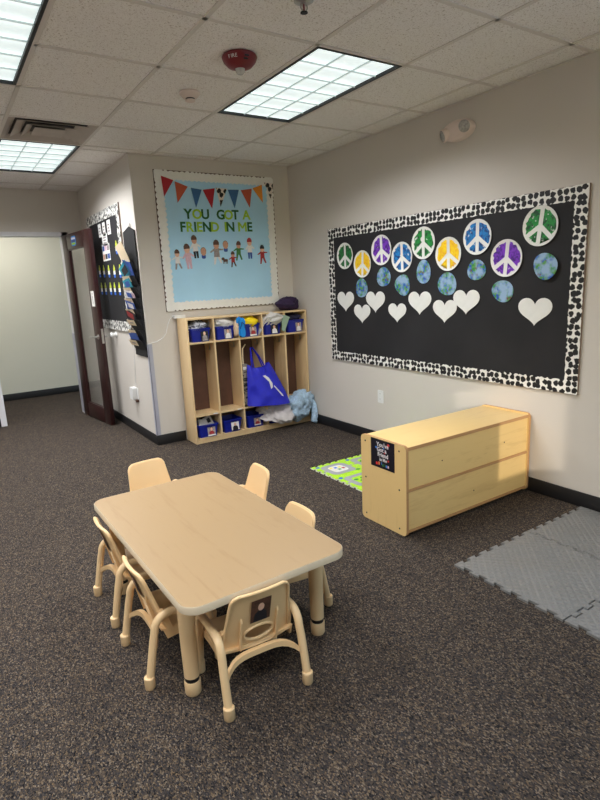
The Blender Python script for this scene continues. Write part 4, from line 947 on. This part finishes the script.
tag(MB(frame_back(bayx(3) + .118, bz + .01, -.262)).prism([(-.02, .05), (-.035, -.10), (.0, -.12), (.055, .0), (.07, .022), (.02, .045)], 0, .006).build('sage_cloth', M['green_cloth'], smooth=False), 'sage green cloth corner hanging beside the pale blanket', 'clothes')
cloth('folded_clothes', 'navy clothes in the upper bin by the room corner', 'clothes', 'navy', bayx(4) + .005, -.14, bz + .010, .1, .1, .056, 6, 1.0)
# blue flip-flops tucked beside the yellow cloth
for i, (dx, rot, lb) in enumerate(((-.016, 0.12, 'bright blue flip-flop leaning in front of the yellow clothes'), (-.036, 0.45, 'bright blue flip-flop behind the front one'))):
    F = Matrix.Translation((dv[2] + .05 + dx, -.272 + .014 * i, Z1 + .10 + .01 * i)) @ Matrix.Rotation(-rot * .3, 4, 'Y') @ frame_back(0, 0, 0)
    t = thing('flip_flop', lb, 'flip-flop', F.translation, 0, 'blue flip-flops'); Fl = F.copy(); Fl.translation = (0, 0, 0)
    sole = [(-.022, -.085), (.0, -.093), (.022, -.085), (.028, -.05), (.024, 0.0), (.034, .045), (.03, .08), (.008, .095), (-.02, .088), (-.032, .055), (-.026, .0), (-.028, -.05)]
    MB(Fl).prism(sole, 0, .010).build('sole', M['cyan_foam'], t, local=True, angle=20)
    MB(Fl).tube([(-.026, -.01, .008), (-.016, .03, .026), (-.002, .055, .012)], .004, 6).tube([(.026, -.01, .008), (.018, .03, .026), (-.002, .055, .012)], .004, 6).build('strap', mat('navy_strap', rgb(16, 70, 130), .6), t, local=True)
# purple backpack lying on the cubby top
t = thing('backpack', 'dark purple slumped bag on top of the cubby by the room corner', 'bag', (-.17, -.12, CH + .001))
def slump(q): return Vector((q.x, q.y, max(q.z * (1.0 + 1.6 * q.x), -.062)))
lump(-.165, -.125, CH + .064, .125, .085, .075, 9, .75, warp=slump).build('bag_body', M['purple_cloth'], t, angle=80)
MB().tube([(-.25, -.19, CH + .07), (-.2, -.215, CH + .045), (-.13, -.215, CH + .05), (-.09, -.2, CH + .09)], .008, 8, flat=.5).build('strap', M['navy'], t)
# bottom shelf
for i, (dx, dz, rot, lb) in enumerate(((-.03, 0, .2, 'white packet leaning left in the bottom bin'), (.045, .012, -.25, 'white packet with dark print in the bottom bin'))):
    lb = 'plain white packet in the bottom bin' if i == 0 else lb
    F = Matrix.Translation((bayx(0) + dx, -.16 + .03 * i, ZB + .105 + dz)) @ Matrix.Rotation(rot, 4, 'Y') @ Matrix.Rotation(-.5, 4, 'X') @ frame_back(0, 0, 0)
    mb = MB(F); loft(mb, rrect(-.045, .045, -.055, .055, .012), [(.9, 0), (1, .006), (1, .014), (.85, .02)])
    if i: mb.prism(rrect(-.012, .025, -.01, .035, .006), .02, .021, 1)
    tag(mb.build('white_packet', [M['p_white'], M['p_dark']]), lb, 'packet', 'white packets in a bottom bin')
def hang1(q): return Vector((q.x + .10 * max(0, -q.y - .02), q.y, q.z - 2.2 * max(0, -q.y - .03) ** 1.5))
cloth('grey_blanket', 'pale grey blanket spilling from a bottom bin beside the tote', 'blanket', 'grey_cloth', bayx(3) - .01, -.225, ZB + .125, .19, .14, .085, 11, 1.3, warp=hang1)
t = thing('blue_blanket', 'pale blue fleece blanket spilling from the cubby onto the carpet', 'blanket', (-.1, -.27, 0))
lump(bayx(4) - .012, -.240, ZB + .150, .160, .15, .145, 13, 1.45, warp=None).build('fleece', M['sky_cloth'], t, angle=80)
tl = [(-.045, -.29, .235), (-.015, -.325, .20), (-.014, -.345, .14), (-.03, -.36, .08), (-.055, -.375, .035), (-.035, -.385, .022), (.0 - .02, -.375, .024)]
sm = MB(); sm.tube(tl, [.05, .048, .044, .042, .036, .026, .012], 16); r3 = Vector((2, 4, 6))
sm.v = [v + Vector((0, 0, 0)) + (v - Vector((-.03, -.35, .12))).normalized() * (.008 * noise.noise(v * 22 + r3)) for v in sm.v]
sm.v = [Vector((min(v.x, -.014), v.y, max(v.z, .002))) for v in sm.v]
sm.build('trailing_corner', M['sky_cloth'], t, angle=80)

# royal blue tote hanging on a hook, white swoosh-and-stroke emblem on its side
t = thing('tote_bag', 'royal blue tote bag with white emblem hanging in the cubby', 'tote bag', (-.55, -.30, .27))
def tote_pt(u, v, side):
    """u 0..1 left to right, v 0..1 bottom to top"""
    xl = -.795 + .02 * v; xr = -.300 - .225 * v ** 1.2
    x = xl + (xr - xl) * u; z = .262 + .05 * (1 - u) * (1 - v) * .8 + (.700 - .262 - .03 * sin(pi * u)) * v - .0 * u
    z += .03 * v * (1 if abs(u - .5) > .35 else 0) * .5
    belly = (.07 * (1 - v) ** .6 + .02) * sin(pi * min(1, max(0, u))) ** .5
    y = -.300 + (-belly if side else belly * .6)
    y += .018 * noise.noise(Vector((u * 4, v * 3.5, side * 3 + 1.0))) * (1 if 0 < u < 1 else 0) + .008 * sin(u * 19 + v * 3) * v * (1 if 0 < u < 1 else 0)
    return Vector((x, y, z))
NU, NV = 28, 22; v = []; f = []
for s in (1, 0):
    for j in range(NV + 1):
        for i in range(NU + 1): v.append(tote_pt(i / NU, j / NV, s))
W1 = NU + 1; off = W1 * (NV + 1)
for s in (0, 1):
    for j in range(NV):
        for i in range(NU): a = s * off + j * W1 + i; f.append((a, a + 1, a + 1 + W1, a + W1))
for i in range(NU): f.append((i, off + i, off + i + 1, i + 1))
mbt = MB().add(v, f); ob = mbt.build('bag_body', M['tote'], t, angle=80)
for (u0, u1, s) in ((.28, .72, 1), (.25, .70, 0)):
    a = tote_pt(u0, 1, s); b = tote_pt(u1, 1, s); top = Vector((-.665, -.20, .865))
    MB().tube([a - Vector((0, 0, .05)), a, a.lerp(top, .5) + Vector((-.012, -.01, 0)), top + Vector((-.01, -.008, 0)), top + Vector((.01, -.008, 0)), b.lerp(top, .5) + Vector((.008, -.01, .01)), b, b - Vector((0, 0, .05))], .011, 8, flat=.3).build('handle', M['tote'], t)
def surf(poly, name):
    """emblem following the bag's front"""
    mb = MB(); P_ = [tote_pt(a, b, 1) + Vector((0, -.006, 0)) for a, b in poly]; n = len(P_)
    c = sum(P_, Vector()) / n
    mb.add([c] + P_ + [c + Vector((0, .002, 0))] + [q + Vector((0, .002, 0)) for q in P_], [(0, 1 + i, 1 + (i + 1) % n) for i in range(n)] + [(n + 1, n + 2 + (i + 1) % n, n + 2 + i) for i in range(n)] + [(1 + i, n + 2 + i, n + 2 + (i + 1) % n, 1 + (i + 1) % n) for i in range(n)])
    mb.build(name, M['p_white'], t)
surf([(.46, .80), (.58, .80), (.66, .72), (.68, .58), (.64, .48), (.57, .44), (.61, .52), (.61, .60), (.56, .70)], 'emblem')
surf([(.68, .50), (.71, .51), (.82, .27), (.83, .20), (.79, .22)], 'emblem_stroke')
# patterned bag behind the tote
t = thing('patterned_bag', 'dark patterned bag with tan strap hanging behind the blue tote', 'bag', (-.775, -.2, .3))
M['pattern'] = mat_spots('dark_floral', rgb(140, 130, 120), rgb(28, 26, 26), 34, 0.36, 1.5)
MB().box(-.797, -.745, -.262, -.06, .302, .72, .012).build('bag_body', M['pattern'], t)
MB().tube([(-.785, -.245, .70), (-.78, -.23, .78), (-.745, -.17, .86), (-.70, -.15, .90)], .006, 6, flat=.5).build('strap', M['cream'], t)
MB().box(-.800, -.765, -.268, -.258, .66, .69, .004).build('white_tag', M['p_white'], t)

# ================================================================= LOW STORAGE SHELF
SX0, SX1, SY0, SY1, SH = -1.165, -0.012, -2.902, -2.507, 0.553
t = thing('toddler_shelf', 'low maple laminate shelf unit standing against the wall, back panels showing', 'shelf unit', ((SX0 + SX1) / 2, (SY0 + SY1) / 2, 0)); SHF = t
SF = frame_side(0, 0)
ep = rrect(-(SY1), -(SY0), 0.004, SH, 0.028, 6)      # local x = -y
for x in (SX0 + .019, SX1):
    MB(frame_side(0, 0, x)).prism(ep, 0, .019, 0, side=1).build('end_panel', [M['maple'], M['edge']], SHF, angle=25)
sb = lambda n, mb, m: mb.build(n, M[m], SHF)
a, b = SX0 + .019, SX1 - .019
sb('top_panel', MB().box(a, b, SY0 + .008, SY1 - .008, SH - .026, SH - .010, .001), 'mapleX')
sb('top_edge', MB().box(a, b, SY0 + .0045, SY0 + .0078, SH - .030, SH - .010), 'edge')
sb('middle_shelf', MB().box(a, b, SY0 + .006, SY1 - .01, .272, .288), 'edge')
sb('bottom_panel', MB().box(a, b, SY0 + .006, SY1 - .01, .022, .036), 'edge')
sb('back_panel', MB().box(a, b, SY0 + .012, SY0 + .018, .289, SH - .030), 'mapleX'); sb('back_panel', MB().box(a, b, SY0 + .012, SY0 + .018, .037, .271), 'mapleX')
for y, z in ((-2.548, .515), (-2.845, .515), (-2.548, .28), (-2.845, .28), (-2.548, .04), (-2.845, .04)):
    MB(frame_side(y, z, SX0)).lathe([(0, .0), (.006, .0), (.005, .0015), (0, .001)], 10).build('screw', M['black'], SHF)
for x, z in ((-.858, .403), (-.273, .397), (-.566, .138)):
    MB(frame_back(x, z, SY0 + .012)).lathe([(0, .0), (.005, .0), (.004, .0015), (0, .001)], 10).build('screw', M['p_brown'], SHF)
for y in (SY0 + .03, SY1 - .03):
    for x in (SX0 + .01, SX1 - .01): MB().lathe([(0, 0), (.008, 0), (.008, .006), (0, .006)], 10, Matrix.Translation((x, y, 0))).build('glide', M['black'], SHF)
# poster on the end panel
F = frame_side(-2.705, .461, SX0 - .0003); pb = MB(F); pb.prism(rect(-.103, .103, -.088, .088), 0, .001, 0)
for s_, x, y, sz in (("You've", .0, .058, .038), ('Got a', -.006, .027, .036), ('Friend', .004, -.004, .036), ('in Me', .006, -.033, .028)): text_into(pb, s_, sz, x, y, .001, .0014, 1, bold=.0008)
for x, y, r_, mi in ((.052, .068, .010, 2), (-.055, .035, .008, 3), (.012, .04, .006, 3), (.02, .012, .006, 2), (.05, -.03, .007, 2)): pb.prism(ell(x, y, r_, r_ * .8, 10), .0011, .0016, mi)
for x, y, w_, h_, mi in ((-.05, -.064, .018, .016, 2), (-.03, -.06, .012, .020, 5), (-.008, -.056, .006, .016, 3), (.004, -.066, .012, .014, 4), (.022, -.064, .006, .016, 4), (.034, -.066, .010, .016, 3), (.05, -.066, .012, .016, 6)): pb.prism(rrect(x - w_ / 2, x + w_ / 2, y - h_ / 2, y + h_ / 2, .003, 2), .001, .0015, mi)
tag(pb.build('shelf_poster', [mat('poster_black', rgb(14, 15, 30), .35, .1), M['p_white'], mat('poster_red', rgb(214, 50, 50), .4), mat('poster_blue', rgb(60, 130, 220), .4), M['p_green'], M['p_orange'], M['p_pink']], smooth=False, origin=F.translation), 'small black poster with white hand lettering on the shelf end', 'poster')

# ================================================================= FLOOR MATS
def zig(L, n, h, ph=0):
    """interlocking dovetail edge from 0 to L: list of (along, offset)"""
    out = []; p_ = L / n
    for k in range(n):
        s = h / 2 if (k + ph) % 2 == 0 else -h / 2; e = p_ * .14
        out += [(k * p_ - (e if k else 0), s), ((k + 1) * p_ + (e if k < n - 1 else 0), s)]
    return out
def tile_poly(x0, x1, y0, y1, n, h, gap, clip=(0, 0, 0, 0)):
    bot = [(x0 + a, y0 + o) for a, o in zig(x1 - x0, n, h, 0)]; top = [(x0 + a, y1 + o) for a, o in zig(x1 - x0, n, h, 0)]
    lef = [(x0 + o, y0 + a) for a, o in zig(y1 - y0, n, h, 1)]; rig = [(x1 + o, y0 + a) for a, o in zig(y1 - y0, n, h, 1)]
    if clip[1]: rig = [(x1, y0), (x1, y1)]
    c = [(lef[0][0], bot[0][1]), (rig[0][0], bot[-1][1]), (rig[-1][0], top[-1][1]), (lef[-1][0], top[0][1])]
    bot, top, lef = bot[1:-1], top[1:-1], lef[1:-1]; rig = [] if clip[1] else rig[1:-1]
    poly = [c[0]] + bot + [c[1]] + rig + [c[2]] + top[::-1] + [c[3]] + lef[::-1]
    cx, cy = (x0 + x1) / 2, (y0 + y1) / 2; w = (x1 - x0); k = 1 - gap / w
    return [(cx + (px - cx) * k, cy + (py - cy) * k) for px, py in poly]
gx = [-1.190, -0.572, -0.018]; gy = [-3.290, -3.895, -4.500]
lbs = {(0, 0): 'grey foam floor tile at the mat corner towards the table', (1, 0): 'grey foam floor tile touching the wall, nearest the shelf', (0, 1): 'grey foam floor tile beside the open carpet, next row from the shelf', (1, 1): 'grey foam floor tile touching the wall in the next row'}
for i in range(2):
    for j in range(2):
        mb = MB().prism(tile_poly(gx[i], gx[i + 1], gy[j + 1], gy[j], 13 if i == 0 else 13,  .020, .007, (0, i == 1, 0, 0)), .0, .011)
        tag(mb.build('foam_tile', M['foam'], smooth=False), lbs[(i, j)], 'foam mat', 'grey foam floor tiles')
# road-map play tiles behind the shelf
PMX, PMY, PT_ = -0.900, -1.550, 0.305
n_ = 0
wh = ['at the corner towards the table', 'beside the corner tile towards the wall']
for i in range(3):
    for j in range(3):
        if (i, j) in ((2, 2), (2, 1)): continue
        x0 = PMX + i * PT_; y1 = PMY - j * PT_; x1 = x0 + PT_; y0 = y1 - PT_
        mb = MB(); mb.prism(tile_poly(x0, x1, y0, y1, 9, .016, .0015), 0, .009, 0, side=1)
        cx, cy = (x0 + x1) / 2, (y0 + y1) / 2; z = .009
        ring_o = rrect(cx - .115, cx + .115, cy - .115, cy + .115, .05); ring_i = rrect(cx - .068, cx + .068, cy - .068, cy + .068, .03)
        mb.prism(ring_o, z, z + .0004, 2); mb.prism(ring_i, z + .0004, z + .0008, 0 if (i + j) % 2 else 3)
        if (i + j) % 2 == 0:
            rg = random.Random(i * 5 + j)
            for q in range(5):
                xx, yy = cx + rg.uniform(-.045, .045), cy + rg.uniform(-.045, .045); mb.prism(rect(xx - .013, xx + .013, yy - .013, yy + .013), z + .0008, z + .0012 + q * .0002, rg.choice([4, 5, 6, 7]))
        else:
            for q in range(4): mb.prism(ell(cx - .045 + .03 * q, cy + .02 * ((-1) ** q), .02, .016, 10), z + .0008, z + .0012 + q * .0002, 4)
            mb.prism(rect(cx + .02, cx + .055, cy - .055, cy - .03), z + .0008, z + .0012, 5)
        mb.prism(rect(x0 + .01, x1 - .01, cy - .012, cy + .012), z + .0001, z + .0003, 2)
        mb.prism(ell(x0 + .035, y1 - .035, .018, .018, 12), z, z + .0004, 6)
        mb.prism(ell(x1 - .04, y0 + .04, .022, .018, 12), z, z + .0004, 4)
        lb = {(0, 0): 'lime road-map foam tile at the free corner of the play mat', (0, 1): 'lime road-map foam tile in the middle of the play mat edge', (0, 2): 'lime road-map foam tile of the play mat edge, close behind the shelf', (1, 0): 'lime road-map foam tile beside the free corner tile, towards the wall', (1, 1): 'lime road-map foam tile in the inner play mat', (1, 2): 'lime road-map inner foam tile close behind the shelf', (2, 0): 'lime road-map foam tile nearest the wall'}[(i, j)]
        tag(mb.build('playmat_tile', [M['lime'], M['mat_edge'], M['road'], M['road_line'], M['tree_print'], M['p_red'], M['p_brightblue'], mat('yellow_print', rgb(236, 214, 60), .6)], smooth=False), lb, 'play mat', 'road-map play mat tiles')

# ================================================================= TABLE
TX0, TX1, TY0, TY1, TH = -2.726, -2.036, -3.476, -2.258, 0.447
t = thing('activity_table', 'low rectangular maple laminate table with beige legs', 'table', ((TX0 + TX1) / 2, (TY0 + TY1) / 2, 0)); TBL = t
MB().prism(rrect(TX0 + .004, TX1 - .004, TY0 + .004, TY1 - .004, .062, 8), TH - .026, TH, 0).build('tabletop', M['tabletop'], TBL, angle=40)
def band_ring(z0, z1, o):
    A = rrect(TX0, TX1, TY0, TY1, .066, 8); B = rrect(TX0 + .0042, TX1 - .0042, TY0 + .0042, TY1 - .0042, .062, 8); n = len(A)
    v = [(q[0], q[1], z0) for q in A] + [(q[0], q[1], z1 - .003) for q in A] + [(q[0] * .3 + r_[0] * .7, q[1] * .3 + r_[1] * .7, z1 + .0003) for q, r_ in zip(A, B)] + [(q[0], q[1], z1 - .001) for q in B] + [(q[0], q[1], z0) for q in B]
    f = []
    for L in range(5):
        for k in range(n): f.append((L * n + k, L * n + (k + 1) % n, ((L + 1) % 5) * n + (k + 1) % n, ((L + 1) % 5) * n + k))
    return MB().add(v, f)
band_ring(TH - .028, TH, 0).build('edge_band', M['band'], TBL, angle=50)
for lx in (-2.664, -2.086):
    for ly in (-3.305, -2.44):
        L = Matrix.Translation((lx, ly, 0))
        lg = MB(L).lathe([(.0285, .075), (.030, .20), (.031, TH - .027), (0, TH - .027)], 20).build('leg', M['tube'], TBL)
        MB(L).lathe([(0, .074), (.0265, .074), (.0265, .052)], 20).lathe([(.0265, .062), (.0275, .062), (.0275, .074), (.0265, .074)], 20).build('leg_ring', M['black'], lg)
        MB(L).lathe([(0, 0), (.026, 0), (.030, .006), (.031, .054), (.029, .058), (.0, .058)], 20).build('foot', M['tube'], lg)
TBL.rotation_euler = (0, 0, 0)
MB().box(TX0 + .11, TX1 - .11, TY0 + .21, TY1 - .21, TH - .046, TH - .027, .003).build('under_frame', M['blackmetal'], TBL)

TBL.rotation_euler = (0, 0, radians(0.9))
# ================================================================= CHAIRS
def chair_back_y(x, z): return .080 - (z - .20) * .28 + 1.1 * x * x
def back_outline(n=72):
    zc = .248; out = []
    poly = []
    wb, wt, z0, z1 = .138, .117, .188, .436
    def corner(cx, cz, r, a0, a1): return [(cx + r * cos(radians(a0 + (a1 - a0) * k / 6)), cz + r * sin(radians(a0 + (a1 - a0) * k / 6))) for k in range(7)]
    poly += corner(wt - .036, z1 - .034, .034, 4, 90) + corner(-wt + .036, z1 - .034, .034, 90, 176) + corner(-wb + .012, z0 + .012, .012, 176, 270) + corner(wb - .012, z0 + .012, .012, 270, 364)
    m_ = len(poly)
    for k in range(n):                                       # resample by direction from the oval hole's centre
        a = 2 * pi * k / n; d = Vector((cos(a), sin(a))); best = None
        for i in range(m_):
            p_, q = Vector(poly[i]) - Vector((0, zc)), Vector(poly[(i + 1) % m_]) - Vector((0, zc)); e = q - p_
            den = d.x * e.y - d.y * e.x
            if abs(den) < 1e-9: continue
            s_ = (p_.x * e.y - p_.y * e.x) / den; u_ = (p_.x * d.y - p_.y * d.x) / den
            if s_ > 0 and -1e-6 <= u_ <= 1 + 1e-6 and (best is None or s_ > best): best = s_
        out.append((d.x * best, zc + d.y * best))
    return out, zc
def make_chair(name, label, with_photo):
    t = thing(name, label, 'chair', (0, 0, 0), 0, 'toddler chairs around the low table')
    out, zc = back_outline(); n = len(out); rings = 5; rx, rz_ = .056, .030; v = []; f = []
    for th in (-.004, .004):
        for r_ in range(rings + 1):
            k = r_ / rings
            for i in range(n):
                a = 2 * pi * i / n; x = rx * cos(a) * (1 - k) + out[i][0] * k; z = (zc + rz_ * sin(a)) * (1 - k) + out[i][1] * k
                v.append((x, chair_back_y(x, z) + th, z))
    S = (rings + 1) * n
    for s_ in (0, 1):
        for r_ in range(rings):
            for i in range(n): a = s_ * S + r_ * n + i; b = s_ * S + r_ * n + (i + 1) % n; f.append((a, b, b + n, a + n))
    for i in range(n):
        j = (i + 1) % n; f.append((i, j, S + j, S + i)); a = rings * n; f.append((a + i, S + a + i, S + a + j, a + j))
    MB().add(v, f).build('backrest', M['chair'], t, local=True)
    rim = [(q[0], chair_back_y(*q) - .006, q[1]) for q in out]
    MB().tube(rim, .0062, 8, closed=True).build('back_rim', M['chair'], t, local=True)
    MB().tube([(rx * cos(2 * pi * i / 36) * 1.04, chair_back_y(rx * cos(2 * pi * i / 36), zc + rz_ * sin(2 * pi * i / 36)) - .004, zc + rz_ * 1.04 * sin(2 * pi * i / 36)) for i in range(36)], .0055, 8, closed=True).build('hand_hole_rim', M['chair'], t, local=True)
    for sx in (-1, 1):                                      # moulded ribs and side gussets on the outer face
        x = sx * .072
        P_ = [(chair_back_y(x, .33) - .004, .335), (chair_back_y(x, .3) - .017, .315), (chair_back_y(x, .2) - .024, .215), (chair_back_y(x, .2) - .018, .19), (chair_back_y(x, .2), .192)]
        vv = [(x - .0035, a, b) for a, b in P_] + [(x + .0035, a, b) for a, b in P_]; q = len(P_)
        MB().add(vv, [list(range(q)), list(range(q, 2 * q))[::-1]] + [(i, (i + 1) % q, q + (i + 1) % q, q + i) for i in range(q)]).build('rib', M['chair'], t, local=True, smooth=False)
        P_ = [(.136, .20), (.131, .29), (.146, .272), (.150, .20)]
        vv = [(sx * a, chair_back_y(a, b) - .010, b) for a, b in P_] + [(sx * a, chair_back_y(a, b) + .012, b) for a, b in P_]; q = 4
        MB().add(vv, [list(range(q)), list(range(q, 2 * q))[::-1]] + [(i, (i + 1) % q, q + (i + 1) % q, q + i) for i in range(q)]).build('gusset', M['chair'], t, local=True, smooth=False)
    # seat: dished, waterfall front
    NX, NY = 10, 12; v = []; f = []
    for th in (0, -.008):
        for j in range(NY + 1):
            for i in range(NX + 1):
                u = i / NX * 2 - 1; w = j / NY; y = .072 + .235 * w; x = u * (.138 + .006 * sin(pi * w))
                if w > .85: x *= 1 - .12 * ((w - .85) / .15) ** 2
                z = .203 - .012 * (1 - u * u) * sin(pi * min(1, w * 1.1)) + .006 * u * u - .020 * max(0, w - .8) ** 2 * 25 * .6
                v.append((x, y, z + th))
    S = (NX + 1) * (NY + 1)
    for j in range(NY):
        for i in range(NX):
            a = j * (NX + 1) + i; f.append((a, a + 1, a + NX + 2, a + NX + 1)); f.append((S + a, S + a + NX + 1, S + a + NX + 2, S + a + 1))
    edge = [i for i in range(NX + 1)] + [(j + 1) * (NX + 1) - 1 for j in range(1, NY + 1)] + [NY * (NX + 1) + i for i in range(NX - 1, -1, -1)] + [j * (NX + 1) for j in range(NY - 1, 0, -1)]
    for k in range(len(edge)): a, b = edge[k], edge[(k + 1) % len(edge)]; f.append((a, S + a, S + b, b))
    MB().add(v, f).build('seat', M['chair'], t, local=True, angle=60)
    for sx in (-1, 1):                                      # skirt along each side of the seat, bolted to the tube
        v = []; pr_ = [(.075, .21), (.30, .20), (.295, .165), (.20, .175), (.09, .165)]
        v = [(sx * .139, a, b) for a, b in pr_] + [(sx * .147, a, b) for a, b in pr_]; q = len(pr_)
        MB().add(v, [list(range(q)), list(range(q, 2 * q))[::-1]] + [(i, (i + 1) % q, q + (i + 1) % q, q + i) for i in range(q)]).build('seat_skirt', M['chair'], t, local=True, smooth=False)
        pts = [(.1605 * sx, .0, .02), (.160 * sx, .015, .10), (.1585 * sx, .032, .19)]
        for k in range(7): a = radians(180 - 90 * k / 6); pts.append((.157 * sx, .100 + .060 * cos(a), .222 + .060 * sin(a)))
        for k in range(7): a = radians(90 - 90 * k / 6); pts.append((.157 * sx, .198 + .060 * cos(a), .222 + .060 * sin(a)))
        pts += [(.1585 * sx, .272, .14), (.1605 * sx, .29, .02)]
        lf = MB().tube(pts, .0155, 14).build('leg_frame', M['tube'], t, local=True)
        for y in (0, .29):
            MB().lathe([(0, 0), (.0175, 0), (.020, .004), (.0205, .046), (.018, .049), (0, .049)], 16, Matrix.Translation((.1605 * sx, y, 0))).build('foot_cap', M['tube'], lf, local=True)
    arc = []
    for k in range(15):
        u = -1 + 2 * k / 14; arc.append((u * .153, .024 + .042 * (1 - u ** 4), .169 - .042 * abs(u) ** 4))
    v = []; f = []
    for x, y, z in arc: v += [(x, y - .009, z - .011), (x, y + .009, z - .011), (x, y + .009, z + .011), (x, y - .009, z + .011)]
    for k in range(14):
        for q in range(4): f.append((4 * k + q, 4 * k + (q + 1) % 4, 4 * k + 4 + (q + 1) % 4, 4 * k + 4 + q))
    f += [(3, 2, 1, 0), (56, 57, 58, 59)]
    MB().add(v, f).build('cross_bar', M['chair'], t, local=True, angle=50)
    if with_photo:
        zc_ = .352; x_ = .0; tl_ = math.atan(.28)
        F = Matrix.Translation((x_, chair_back_y(.03, zc_) - .0085, zc_)) @ Matrix.Rotation(tl_, 4, 'X') @ frame_back(0, 0, 0)
        ph = photo(F, .078, .104, t, hair='p_brown', top='p_dark', back='p_brown', skin='skin2', local=True); ph['label'] = 'photograph of a child in a dark hoodie'
    return t
ch = make_chair('toddler_chair', 'beige plastic toddler chair at the table end towards the open carpet, photo on its back', True)
ch.location = (-2.444, -3.515, 0); ch.rotation_euler = (0, 0, radians(-3))
dup(ch, (-2.782, -3.028, 0), radians(-90), 'beige toddler chair with photo, beside the end chair, on the table side away from shelf')
dup(ch, (-2.782, -2.550, 0), radians(-90), 'beige toddler chair with photo, on the table side away from the shelf, nearer the cubbies')
c2 = make_chair('toddler_chair', 'plain beige toddler chair pulled out at the table end towards the cubbies', False)
c2.location = (-2.303, -1.765, 0); c2.rotation_euler = (0, 0, radians(186))
dup(c2, (-1.780, -2.362, 0), radians(86), 'plain beige toddler chair on the shelf side of the table, nearer the cubbies')
dup(c2, (-1.919, -3.000, 0), radians(90), 'plain beige toddler chair on the shelf side of the table, opposite the shelf end')
